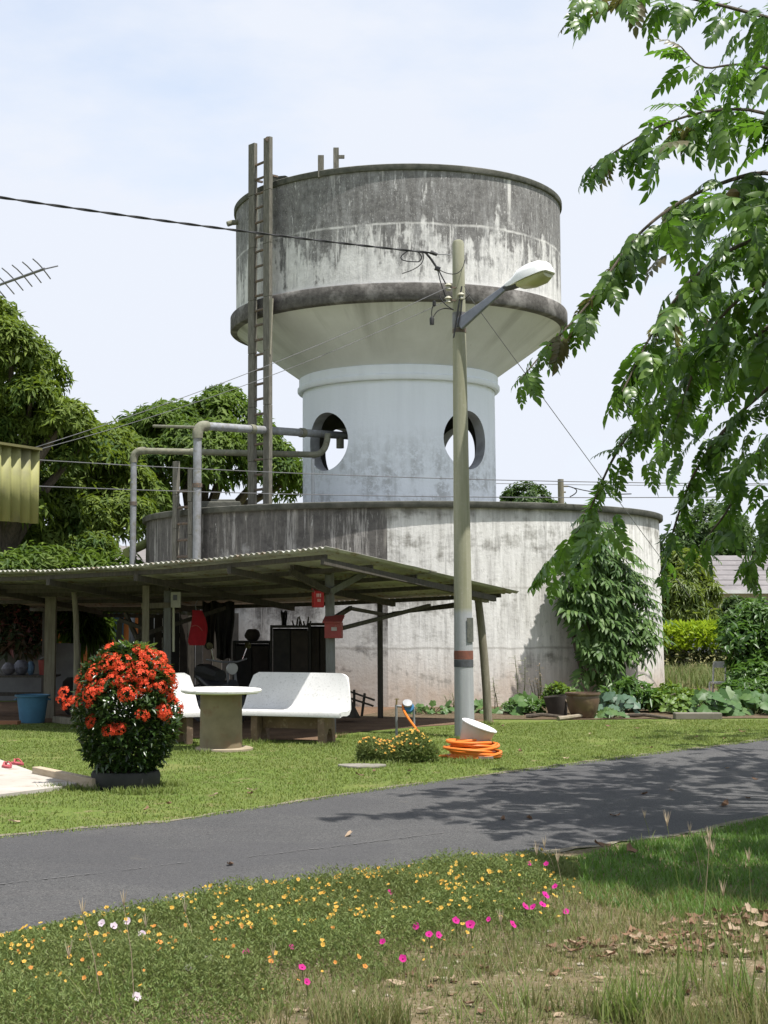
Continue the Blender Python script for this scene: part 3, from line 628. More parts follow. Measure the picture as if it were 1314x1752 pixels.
mb = MB(); mb.tube([AT(728, 432, PY-.12), AT(738, 444, PY-.12), AT(748, 459, PY-.12)], 0.016, 6)
mb.tube(arc(AT(700, 428, PY-.2), AT(665, 448, PY-.2), AT(716, 448, PY-.2), 8)+arc(AT(716, 448, PY-.2), AT(728, 440, PY-.2), AT(713, 430, PY-.2), 6), 0.008, 6)
mb.tube(arc(AT(722, 430, PY-.2), AT(735, 455, PY-.2), AT(688, 468, PY-.2), 8), 0.007, 6)
mb.tube([AT(744, 458, PY-.12), AT(753, 461, PY-.12)], 0.035, 6).build('tail', BLK, svc)
WIRE = pm('weathered wire', (0.17, 0.17, 0.18), (0.12, 0.12, 0.12), 5, 0.7, 0)
def wire(label, a, b, s, r, n=30):
    o = MB().tube(sag(a, b, s, n), r, 6).build('overhead_wire', WIRE, origin=a); return tag(o, label, 'wire')
wire('upper thin wire sloping from lamp post down towards the left awning', ins[0], AT(20, 778, 17.5), 0.12, 0.0042)
wire('lower thin wire sloping from lamp post down towards the left trees', ins[1], AT(-60, 800, 18.5), 0.2, 0.0042)
wire('guy wire running from lamp post down across the bowl to the ground', AT(792, 492, PY), AT(1180, 1021, 30), 0.02, 0.006)
wire('higher thin wire crossing in front of the pale shaft openings', AT(-1300, 655, 28.9), AT(2600, 795, 27.4), 1.0, 0.008)
wire('lower thin wire crossing in front of the pale shaft', AT(-1300, 735, 28.9), AT(2600, 800, 27.8), .9, 0.008)
wire('faint far wire over the ground tank behind the drooping branches', AT(540, 818, 58), AT(2400, 785, 58), 0.6, 0.012)

# ------------------------------------------------------------------ corrugated things
def corr_sheet(Pf, u0, u1, v0, v1, waves, amp, nv=6, seg=6):
    """strip of a surface Pf(u,v) -> (point, normal) with waves along u"""
    m = MB(); nu = int(waves*seg); vs = []; fs = []
    for i in range(nu+1):
        u = u0+(u1-u0)*i/nu; w = math.cos(2*math.pi*waves*i/nu)*amp
        for j in range(nv+1):
            p, nn = Pf(u, v0+(v1-v0)*j/nv); vs.append(p+nn*w)
    K = nv+1
    for i in range(nu):
        for j in range(nv): fs.append((i*K+j, (i+1)*K+j, (i+1)*K+j+1, i*K+j+1))
    return m.add(vs, fs)
def solid(o, t):
    s_ = o.modifiers.new('thickness', 'SOLIDIFY'); s_.thickness = t; s_.offset = 0; return o
# shelter roof: bilinear patch, u along the front edge (right to left), v from front to rear
C1, C0 = AT(562, 944, 19.6), AT(-190, 986, 23.0)
C2, C3 = AT(876, 1015, 23.6), AT(60, 1040, 27.6)
def roof_pt(u, v):
    p = (C1*(1-u)+C0*u)*(1-v)+(C2*(1-u)+C3*u)*v
    sg = -0.10*math.sin(math.pi*min(1, u))*(1-0.4*v)
    return Vector((p.x, p.y, p.z+sg))
def roof_n(u, v):
    e = 0.01; a = roof_pt(u+e, v)-roof_pt(u-e, v); b_ = roof_pt(u, v+e)-roof_pt(u, v-e); n_ = a.cross(b_).normalized()
    return n_ if n_.z > 0 else -n_
def Pf(u, v): return roof_pt(u, v), roof_n(u, v)
shelter = thing('shelter', 'open lean-to shelter with corrugated roof on crooked posts before the tank', 'shelter', (0.7, 22.5, 0))
ZINC = pm('weathered corrugated roofing', (0.36, 0.355, 0.31), (0.24, 0.235, 0.2), 2.2, 0.75, 0.2, 0.004, 0.3, 0.1, c3=(0.19, 0.12, 0.07), s3=5)
ZINC2 = pm('paler corrugated roofing', (0.44, 0.435, 0.39), (0.31, 0.3, 0.26), 2.2, 0.72, 0.2, 0.004, 0.3, 0.1, c3=(0.2, 0.15, 0.09), s3=6)
NS = 11
for i in range(NS):
    u0, u1 = i/NS-0.004, (i+1)/NS+0.004
    for (v0, v1, dz) in ((-0.02, 0.54, 0.012), (0.50, 1.03, 0.0)):
        jit = random.uniform(-.008, .008)
        def Pj(u, v, dz=dz+(0.006 if i % 2 else 0)):
            p, n_ = Pf(u, v); return p+n_*(dz+0.03), n_
        solid(corr_sheet(Pj, u0, u1, v0+jit, v1+jit, 9, 0.017, 6).build('roof_sheet', ZINC if (i*3+int(v0*2)) % 4 else ZINC2, shelter, smooth=True), 0.004)
DARKW = pm('dark old timber', (0.085, 0.075, 0.06), (0.05, 0.045, 0.038), 5, 0.9, 0.4, 0.008, stretch=(6, 6, 1))
GREYW = pm('grey painted post', (0.2, 0.205, 0.2), (0.14, 0.14, 0.13), 4, 0.85, 0.4, 0.006, stretch=(5, 5, .8))
TIMB = pm('bleached timber post', (0.22, 0.2, 0.15), (0.14, 0.125, 0.09), 4, 0.9, 0.5, 0.008, stretch=(7, 7, .7))
def under(u, v, d): return roof_pt(u, v)-roof_n(u, v)*d
for v in (0.02, 0.24, 0.47, 0.7, 0.97):          # purlins run along the sheets' width
    for k in range(3):
        MB().bar(under(max(.012, k/3-.002), v, .045), under((k+1)/3+.002, v, .045), 0.05, 0.06, roof_n(.5, v)).build('purlin', DARKW, shelter)
for u in (0.012, 0.2, 0.4, 0.6, 0.82):           # rafters carry them
    MB().bar(under(u, 0.0, .118), under(u, 0.5, .118), 0.06, 0.085, roof_n(u, .3)).bar(under(u, 0.5, .118), under(u, .93, .118), 0.06, 0.085, roof_n(u, .7)).build('rafter', DARKW, shelter)
def post(base, top, w, mat, kink=0.0, rnd=False):
    base, top = Vector(base), Vector(top); mid = base.lerp(top, .5)+Vector((kink, 0, 0)); m = MB()
    if rnd: m.tube([base, base.lerp(mid, .5)+Vector((kink*.3, 0, 0)), mid, mid.lerp(top, .5)+Vector((kink*.3, 0, 0)), top], [w*.52, w*.5, w*.5, w*.48, w*.45], 10)
    else: m.bar(base, top, w, w, (0, 1, 0))
    return m.build('post', mat, shelter, smooth=rnd)
MP = AT(566, 975, 21.5); MPx = MP.x
post((MPx, 21.5, 0), (MPx-.02, 21.5, MP.z-.02), 0.13, GREYW)
MB().bar((MPx-.02, 21.42, MP.z-.03), AT(500, 975, 20.9)+Vector((0, 0, .03)), 0.08, 0.08).build('brace', DARKW, shelter)
MB().bar(AT(561, 1012, 21.4), AT(497, 978, 20.75), 0.05, 0.09).build('brace', DARKW, shelter)
MB().bar(AT(566, 1012, 21.4), AT(625, 980, 21.9), 0.05, 0.09).build('brace', GREYW, shelter)
rp_ = G(835, 1238); post(rp_, AT(818, 1024, rp_.y+.05), 0.13, TIMB, 0.02, True)
MB().bar(AT(805, 1022, rp_.y-.3), AT(833, 1028, rp_.y+.4), 0.07, 0.06).build('head_plate', TIMB, shelter)
bp_ = G(651, 1229); post(bp_, AT(650, 1032, bp_.y), 0.085, DARKW)
MB().bar(AT(585, 1075, 21.7), AT(735, 1036, 23.4), 0.05, 0.055).build('tie_beam', DARKW, shelter)
MB().bar(AT(568, 1060, 21.6), AT(600, 1040, 22.6), 0.05, 0.06).build('tie_beam', DARKW, shelter)
MB().bar(AT(600, 1041, 22.2), AT(660, 1052, 24.6), 0.05, 0.05).bar(AT(660, 1052, 24.6), AT(800, 1030, 23.7), 0.05, 0.05).build('tie_beam', DARKW, shelter)
MB().bar(AT(672, 1049, 24.5), AT(790, 1036, 23.6), 0.04, 0.05).build('tie_beam', DARKW, shelter)
for (px, py0, Y, w, k) in ((250, 1002, 22.6, .10, 0), (287, 1008, 23.0, .11, 0), (126, 1000, 23.4, .095, .05), (88, 1002, 24.6, .17, 0)):
    t = AT(px, py0, Y); b_ = Vector((t.x+(0.03 if px == 126 else 0), Y, 0)); post(b_, t, w, TIMB if px != 287 else GREYW, k, px == 126)
MB().bar(AT(243, 1037, 22.75), AT(292, 1035, 22.95), 0.05, 0.08).build('crosspiece', TIMB, shelter)
MB().bar(AT(290, 1005, 22.7), AT(-190, 1012, 24.3), 0.06, 0.1).build('front_beam', DARKW, shelter)
MB().bar(AT(232, 1090, 23.6), AT(385, 1040, 24.6), 0.06, 0.06).build('tie_beam', DARKW, shelter)
MB().bar(AT(205, 1060, 24.5), AT(245, 1075, 24.2), 0.06, 0.06).build('tie_beam', DARKW, shelter)
MB().bar(AT(205, 1062, 24.5), AT(200, 1150, 24.5), 0.08, 0.08).build('brace', DARKW, shelter)
MB().bar(AT(215, 1050, 24.5), AT(245, 1115, 24.3), 0.06, 0.06).build('brace', DARKW, shelter)
mb = MB(); a = G(95, 1236); b_ = G(215, 1252); mb.bar(a+Vector((0, 0, .05)), b_+Vector((0, 0, .05)), 0.12, 0.1)
tag(mb.build('kerb_beam', TIMB, origin=a, bevel=.01), 'low grey timber sill on the ground behind the red flowering bush', 'timber')
D0, D1, D2, D3 = Vector((-0.9, 26.6, 2.02)), Vector((-7.6, 28.2, 2.12)), Vector((-2.2, 30.4, 1.66)), Vector((-8.6, 32.0, 1.75))  # second roof added behind the shelter to darken shrubs and ground there
def rear_pt(u, v): return (D0*(1-u)+D1*u)*(1-v)+(D2*(1-u)+D3*u)*v
for i in range(7):
    solid(corr_sheet(lambda u, v, i=i: (rear_pt(u, v)+Vector((0, 0, .006*(i % 2))), Vector((0, 0, 1))), i/7-.004, (i+1)/7+.004, 0, 1, 9, .016, 3).build('added_shade_roof_sheet', ZINC, shelter, smooth=True), .004)
for v in (.05, .95): MB().bar(rear_pt(0, v)-Vector((0, 0, .06)), rear_pt(1, v)-Vector((0, 0, .06)), .06, .08).build('purlin', DARKW, shelter)
for u, v in ((.02, .95), (.5, .95), (.98, .95), (.5, .05)): q_ = rear_pt(u, v); MB().bar((q_.x, q_.y, 0), q_-Vector((0, 0, .1)), .09, .09, (0, 1, 0)).build('post', DARKW, shelter)
# yellow-green awning of the neighbouring house
awn = thing('porch_awning', 'yellow green corrugated awning edge hanging at the left house', 'awning', AT(-150, 830, 15.2)*1.0)
AWM = pm('yellow green sheet', (0.32, 0.31, 0.12), (0.25, 0.245, 0.1), 1.5, 0.6, 0.1, 0.003, 0.3, c3=(0.2, 0.19, 0.1), s3=3)
aA, aB = AT(-420, 742, 12.4), AT(63, 771, 15.6)
hgt = aB.z-AT(63, 896, 15.6).z
dA = aB-aA; dA.z = 0; LA = dA.length; dA.normalize(); nA = Vector((dA.y, -dA.x, 0))
def Pa(u, v):
    p = aA+dA*LA*u; return Vector((p.x, p.y, aB.z-hgt*v)), nA
ns = 4
for i in range(ns):
    solid(corr_sheet(lambda u, v, i=i: (Pa(u, v)[0]+nA*0.003*(i % 2), nA), i/ns, (i+1)/ns+.004, 0, 1, 6, 0.022, 1).build('corrugated_sheet', AWM, awn, smooth=True), 0.004)
tv = Vector((0, 0, 1))
MB().bar(Pa(0, 0)[0]+tv*.012+nA*.02, Pa(1.003, 0)[0]+tv*.012+nA*.02, 0.09, 0.025).build('edge_trim', pm('olive trim', (0.16, 0.15, 0.06), (0.12, 0.11, 0.05), 4, .7), awn)
MB().bar(Pa(0, .93)[0]-nA*.05, Pa(.99, .93)[0]-nA*.05, 0.05, 0.08).build('batten', DARKW, awn)
MB().bar(Pa(0, .05)[0]-nA*.05, Pa(.99, .05)[0]-nA*.05, 0.05, 0.08).build('batten', DARKW, awn)
for u in (.3, .985):
    e = Pa(u, .05)[0]-nA*.08; MB().bar(e, e-nA*2.6+Vector((0, 0, .1)), 0.06, 0.09).build('rafter', DARKW, awn)
roofA = MB(); e0, e1 = Pa(0, 0)[0], Pa(1, 0)[0]; roofA.prism([e0-nA*.06, e1-nA*.06, e1-nA*2.9+tv*.12, e0-nA*2.9+tv*.12], (0, 0, .03)); roofA.build('roof', AWM, awn)
e = Pa(.35, .9)[0]-nA*.1; MB().bar(Vector((e.x, e.y, 0)), e, 0.1, 0.1, (0, 1, 0)).build('post', TIMB, awn)
# television aerial
ant = thing('tv_aerial', 'thin rooftop television aerial with many cross rods against the sky', 'aerial', AT(-60, 510, 12.8))
ALU = pm('dull aluminium', (0.2, 0.2, 0.21), (0.14, 0.14, 0.15), 9, 0.5, 0, metal=.4)
b0, b1 = AT(-70, 512, 12.9), AT(76, 460, 12.2)
MB().tube([b0, b1], 0.012, 8).build('boom', ALU, ant)
dB = (b1-b0).normalized()
for k in range(8):
    t = 0.2+k*0.11; c_ = b0.lerp(b1, t)
    e_ = AT(481+(c_.x/c_.y*F), 0, 12); 
    w = Vector((0.115, 0.32, -0.085))*(.85-0.3*t)
    up_ = Vector((0, 0, .02))
    MB().tube([c_-w*.8+up_*1.0, c_-w*.4+up_*1.2, c_+up_, c_+w*.4+up_*.4, c_+w*.8-up_*.3], 0.0055, 6).build('cross_rod', ALU, ant)
MB().tube([b1-dB*.02, b1+Vector((.11, .02, .03))], 0.006, 6).build('cross_rod', ALU, ant)
MB().tube([b0+Vector((-.3, .05, -.14)), b0], 0.012, 8).tube([Vector((b0.x-.3, b0.y+.05, 2.4)), b0+Vector((-.3, .05, -.05))], 0.02, 8).build('mast', ALU, ant)

# ------------------------------------------------------------------ benches and table
WPAINT = pm('white bench paint', (0.76, 0.75, 0.72), (0.58, 0.57, 0.54), 3.5, 0.8, 0.4, 0.004, 0.2, c3=(0.45, 0.44, 0.4), s3=11)
TERRA = pm('brown cast concrete', (0.22, 0.15, 0.1), (0.14, 0.1, 0.07), 4, 0.9, 0.4, 0.006, c3=(0.28, 0.21, 0.15), s3=14)
def bench(name, label, loc, yaw, W2):
    root = thing(name, label, 'bench', loc, 'concrete benches round the table'); root.rotation_euler = (0, 0, yaw)
    o = Vector(loc)
    prof = [(-0.245, .355), (-.25, .40), (-.235, .425), (-.1, .43), (.05, .42), (.14, .43), (.19, .47), (.225, .56), (.27, .72), (.315, .86), (.33, .9)]
    th = 0.06; m = MB(); K = 14; vs = []; fs = []
    P2 = [Vector((0, y, z)) for y, z in prof]
    inner = []
    for i, p in enumerate(P2):
        d = (P2[min(i+1, len(P2)-1)]-P2[max(i-1, 0)]).normalized(); inner.append(p+Vector((0, d.z, -d.y))*th)
    n = len(P2)
    def half(z): return W2*(1-.10*max(0, (z-.45)/.45)) - (0.09*max(0, (z-.82)/.08)**2 if z > .82 else 0)
    for k in range(K+1):
        s_ = k/K*2-1
        for src in (P2, inner):
            for p in src:
                hw = half(p.z); crv = 0.05*s_*s_
                vs.append(o+Vector((s_*hw, p.y-crv, p.z)))
    for k in range(K):
        a = k*2*n; b_ = (k+1)*2*n
        for i in range(n-1):
            fs.append((a+i, b_+i, b_+i+1, a+i+1)); fs.append((a+n+i+1, b_+n+i+1, b_+n+i, a+n+i))
        fs.append((a+n, b_+n, b_, a)); fs.append((a+n-1, b_+n-1, b_+2*n-1, a+2*n-1))
    for k, fl in ((0, 1), (K, 0)):
        a = k*2*n
        for i in range(n-1): q = (a+i, a+i+1, a+n+i+1, a+n+i); fs.append(q if fl else q[::-1])
    m.add(vs, fs).build('seat', pm('grey white bench cement', (0.66, 0.655, 0.64), (0.56, 0.555, 0.54), 2.0, 0.85, 0.4, 0.003, 0.15, c3=(0.47, 0.465, 0.45), s3=45), root, smooth=True)
    for sx_ in (-.62, .62):
        x = sx_*W2; poly = []
        out = [(-.21, 0), (-.12, 0), (-.09, .1), (-.02, .19), (.07, .19), (.13, .1), (.16, 0), (.27, 0), (.245, .15), (.2, .4), (.12, .372), (-.22, .372), (-.225, .2)]
        MB().prism([o+Vector((x-.045, y, z)) for y, z in out], (.09, 0, 0)).build('leg', TERRA, root, bevel=.008)
    MB().box(o+Vector((0, .0, .27)), (W2*1.1, .07, .17)).build('stretcher', TERRA, root, bevel=.008)
    return root
bench('concrete_bench', 'white concrete bench with high back beside the lamp post side of the table', (0.15, 20.0, 0), R(-20), 0.745)
bench('concrete_bench', 'white concrete bench half hidden behind the red flowering bush', (-1.62, 19.75, 0), R(22), 0.62)
tb = G(378, 1283); tb = Vector((tb.x, tb.y, 0)); table = thing('garden_table', 'round white topped concrete table on a thick brown pedestal', 'table', tb)
PED = pm('olive brown concrete', (0.25, 0.21, 0.13), (0.17, 0.14, 0.085), 2.5, 0.9, 0.4, 0.006, c3=(0.2, 0.13, 0.08), s3=4)
MB().lathe([(0, .03), (.265, .03), (.26, .66), (.255, .7), (0, .7)], tb, 40).build('pedestal', PED, table, smooth=True)
m = MB(); n = 72; prof = [(0, .698), (.46, .698), (.50, .712), (.505, .735), (.495, .752), (.42, .76), (0, .762)]; vs = []; fs = []
for j in range(n):
    t = 2*math.pi*j/n; sc = 1+0.006*math.cos(18*t)
    for r, z in prof: vs.append(tb+Vector((r*sc*math.cos(t), r*sc*math.sin(t), z)))
for j in range(n):
    for i in range(len(prof)-1): fs.append((j*7+i, ((j+1) % n)*7+i, ((j+1) % n)*7+i+1, j*7+i+1))
m.add(vs, fs).build('table_top', WPAINT, table, smooth=True)
MB().lathe([(0, 0), (.36, 0), (.36, .028), (.34, .035), (0, .035)], tb+Vector((.04, 0, 0)), 32).build('base_slab', pm('sandy concrete', (0.36, 0.3, 0.22), (0.27, 0.22, 0.15), 4, .95), table, smooth=True)

# ------------------------------------------------------------------ letter boxes and hung things on the posts
RED1 = pm('bright red enamel', (0.5, 0.03, 0.035), (0.38, 0.025, 0.03), 5, 0.5, .1)
RED2 = pm('faded red enamel', (0.3, 0.06, 0.055), (0.22, 0.05, 0.045), 8, 0.65, .2, c3=(0.34, 0.12, 0.1), s3=9)
c_ = AT(571, 1076, 21.36); lb = thing('letter_box', 'faded red letter box with sloping lid on the grey post', 'letter box', c_)
M = Matrix.Rotation(R(-14), 3, 'Z')
MB().box(c_+Vector((0, 0, -.02)), (.24, .14, .22), M).build('body', RED2, lb, bevel=.008)
m = MB(); pts = [Vector(q) for q in ((-.14, -.11, .085), (.14, -.11, .085), (.14, .09, .175), (-.14, .09, .175))]
m.prism([c_+M @ q for q in pts], (0, 0, .018)); m.build('lid', RED2, lb)
m = MB(); m.prism([c_+M @ Vector(q) for q in ((-.118, -.069, .085), (.118, -.069, .085), (.118, .07, .165), (-.118, .07, .165))], (0, 0, .004)).build('lid_panel', RED2, lb)
MB().box(c_+M @ Vector((.02, -.073, .0)), (.08, .006, .05), M).build('paper_notice', pm('grimy white card', (0.4, 0.36, 0.34), (0.3, 0.26, 0.25), 14, .8), lb)
c_ = AT(544, 1026, 21.36); lb2 = thing('letter_box', 'small bright red letter box high on the grey post', 'letter box', c_)
M = Matrix.Rotation(R(14), 3, 'Z')
MB().box(c_, (.15, .12, .22), M).build('body', RED1, lb2, bevel=.008)
MB().prism([c_+M @ Vector(q) for q in ((-.08, -.075, .11), (.08, -.075, .11), (.08, .06, .15), (-.08, .06, .15))], (0, 0, .012)).build('lid', RED1, lb2)
mb = MB()
for (x, z, w_, h_) in ((-.03, .06, .012, .05), (-.005, .06, .012, .05), (.02, .06, .012, .05), (-.015, -.01, .012, .04), (.012, -.01, .012, .04)): mb.box(c_+M @ Vector((x, -.0625, z)), (w_, .004, h_), M)
mb.build('lettering', pm('white letter paint', (0.7, 0.6, 0.58), (0.6, 0.45, 0.44), 9, .7), lb2)
MB().tube([c_+M @ Vector((-.07, -.06, .1)), c_+M @ Vector((-.09, -.065, .16)), c_+M @ Vector((-.03, -.04, .2)), c_+M @ Vector((.05, 0, .17))], .006, 6).build('wire_loop', ALU, lb2)
c_ = AT(301, 1026, 22.9); mbx = thing('meter_box', 'pale electric meter box fixed to the shelter post with conduit below', 'meter box', c_)
CREAM = pm('grimy cream plastic', (0.42, 0.42, 0.36), (0.34, 0.33, 0.28), 5, .6, .1)
MB().box(c_, (.15, .1, .24)).build('case', CREAM, mbx, bevel=.01)
MB().box(c_+Vector((-.01, -.055, .03)), (.06, .012, .08)).build('meter_window', pm('dark glass', (0.05, 0.05, 0.05), (0.07, 0.07, 0.07), 4, .2, 0), mbx)
MB().tube([AT(297, 1038, 22.9), AT(297, 1115, 22.9)], .018, 8).build('conduit', pm('pale conduit', (0.5, 0.5, 0.38), (0.42, 0.41, 0.3), 4, .6), mbx)
# red raincoat hanging from the roof
m = MB(); vs = []; fs = []; rows, cols_ = 14, 13
for i in range(rows):
    f = i/(rows-1); y = 1044+f*60; wpx = 8+9*math.sin(min(1, f*1.3)*1.5)-2*f
    for j in range(cols_):
        t = math.pi*2*j/(cols_-1); p = AT(337+2.5*f+math.sin(f*5)*1.5, y, 23.6); ww = wpx*23.6/F*(1-0.15*(f > .93))
        vs.append(p+Vector((math.cos(t)*ww*(1+.1*math.sin(3*t+f*4)), math.sin(t)*ww*.45*(1+.18*math.sin(4*t+f*3)), 0)))
for i in range(rows-1):
    for j in range(cols_-1): fs.append((i*cols_+j, i*cols_+j+1, (i+1)*cols_+j+1, (i+1)*cols_+j))
coat = thing('hanging_jacket', 'limp red jacket hanging under the shelter roof', 'jacket', AT(338, 1044, 23.6))
m.add(vs, fs).build('cloth', pm('red cloth', (0.42, 0.02, 0.03), (0.3, 0.015, 0.025), 5, .9, .5, .01), coat, smooth=True)
MB().tube([AT(336, 1045, 23.6), AT(334, 1036, 23.6), AT(338, 1027, 23.6)], .008, 6).build('hook', ALU, coat)
MB().tube(arc(AT(328, 1072, 23.5), AT(338, 1066, 23.42), AT(346, 1079, 23.5), 6), .008, 5).build('belt', pm('pink cord', (0.5, 0.12, 0.12), (0.4, 0.08, 0.09), 5, .8), coat)

# ------------------------------------------------------------------ clutter in the shade of the shelter
BLKW = pm('shade black board', (0.022, 0.021, 0.02), (0.035, 0.032, 0.028), 5, .9, .3)  # near-black colour stands in for the deep shade under the roof
BLKW2 = pm('dark brown board', (0.045, 0.036, 0.028), (0.028, 0.023, 0.02), 5, .9, .3)
def crate(name, label, cat, px0, px1, py0, Y, dep, mat, shelves=2):
    a, b_ = AT(px0, py0, Y), AT(px1, py0, Y); w = b_.x-a.x; h = a.z; c = Vector(((a.x+b_.x)/2, Y+dep/2, 0)); root = thing(name, label, cat, c)
    for sgn in (-1, 1): MB().box(c+Vector((sgn*(w/2-.02), 0, h/2)), (.04, dep, h)).build('side_panel', mat, root)
    MB().box(c+Vector((0, 0, h-.02)), (w-.085, dep-.004, .04)).build('top', mat, root)
    MB().box(c+Vector((0, dep/2-.02, h/2-.025)), (w-.085, .03, h-.06)).build('back_panel', mat, root)
    for k in range(2): MB().box(c+Vector(((k-.5)*(w/2-.04), -dep/2+.02, h/2-.03)), (w/2-.055, .03, h-.1)).build('door', BLKW2 if k else mat, root)
    return root
crate('cupboard', 'black wooden cupboard under the shelter behind the bench', 'cupboard', 462, 532, 1070, 24.0, .55, BLKW)
crate('cupboard', 'dark brown narrow cupboard beside the grey shelter post', 'cupboard', 528, 566, 1066, 24.3, .5, BLKW2)
crate('workbench', 'long low dark workbench against the tank wall under the shelter', 'workbench', 398, 464, 1097, 24.8, .6, BLKW)
cp = thing('tool_bundle', 'bundle of dark sticks and tools standing on the black cupboard', 'tools', AT(515, 1070, 24.3))
for k in range(7):
    a = AT(503+k*4.5, 1072, 24.2+.03*(k % 3)); MB().tube([a, a+Vector((random.uniform(-.05, .03), 0, random.uniform(.08, .2)))], [.018, .013], 6).build('stick', DARKW, cp)
for i, (px, py0, py1, wd) in enumerate(((358, 1030, 1110, .22), (383, 1030, 1128, .34), (486, 1046, 1072, .10))):
    m = MB(); vs = []; fs = []
    for r_ in range(9):
        f = r_/8; p = AT(px, py0+(py1-py0)*f, 25.2)
        for c in range(9):
            s_ = c/8-.5; vs.append(p+Vector((s_*wd*(1-.25*f+.1*math.sin(f*6)), .05*math.sin(c*1.9+f*2)+.02, .02*math.cos(c))))
    for r_ in range(8):
        for c in range(8): fs.append((r_*9+c, r_*9+c+1, r_*9+c+10, r_*9+c+9))
    o = solid(m.add(vs, fs).build('hanging_sack', BLKW if i else BLKW2, origin=AT(px, py0, 25.2), smooth=True), .012)
    tag(o, ('dark sack hanging beside the red jacket under the roof', 'wide black tarpaulin hanging before the tank wall in the shade', 'small dark rag hanging above the black cupboard')[i], ('sack', 'tarpaulin', 'rag')[i])
scr = thing('shade_screen', 'added dark plank screen deepening the shade at the back of the shelter', 'partition', AT(300, 1150, 26.4))  # dark planks added to blacken the shaded back of the shelter
xx = AT(150, 1100, 26.4).x; k = 0
while xx < AT(395, 1100, 26.4).x:
    w_ = random.uniform(.13, .2); h_ = (1.72 if xx > AT(232, 1100, 26.4).x else 1.0)+random.uniform(-.12, .05); MB().box((xx+w_/2, 26.4+.02*(k % 2), h_/2), (w_-.012, .03, h_)).build('plank', (BLKW, BLKW2, DARKW)[k % 3 if k % 4 else 0], scr); xx += w_; k += 1
for z_ in (.4, 1.3): MB().box((AT(315, 1100, 26.4).x, 26.45, z_), (1.6, .04, .08)).build('rail', BLKW, scr)
for i, (px, py, Y, r_, h_, lb_) in enumerate(((345, 1160, 24.4, .2, .42, 'bulging dark sack on the floor beneath the red jacket'), (318, 1160, 25.2, .22, .5, 'dark sack against the added plank screen'), (425, 1160, 24.2, .18, .36, 'dull brown sack before the low workbench'), (432, 1097, 25.0, .13, .2, 'small dark bundle lying on the workbench'), (130, 1150, 25.4, .26, .62, 'tall dark heap under cover between the left posts'), (175, 1150, 25.6, .28, .55, 'broad dark heap behind the red flowering bush'))):
    c_ = G(px, 1215) if py > 1120 else AT(px, py, Y); c_ = Vector((AT(px, 1100, Y).x, Y, 0 if py > 1120 else AT(px, py, Y).z)); m = MB(); vs = []
    for a_ in range(9):
        for j in range(14):
            t = 2*math.pi*j/14; rr_ = r_*math.sin(math.pi*(a_+.8)/9.6)**.55*(1+.25*mnoise.noise(Vector((math.cos(t)*1.7, math.sin(t)*1.7, a_*.6+i*5)))); vs.append((c_.x+rr_*math.cos(t), c_.y+rr_*math.sin(t)*.8, c_.z+h_*a_/8))
    m.add(vs, [(a_*14+j, a_*14+(j+1) % 14, (a_+1)*14+(j+1) % 14, (a_+1)*14+j) for a_ in range(8) for j in range(14)]+[tuple(range(13, -1, -1)), tuple(range(112, 126))])
    tag(m.build('sack', (BLKW2, BLKW, pm('dull brown sacking', (0.1, 0.08, 0.055), (0.06, 0.048, 0.035), 9, .95, .5, .01))[i % 3], origin=c_, smooth=True), lb_, 'sack')
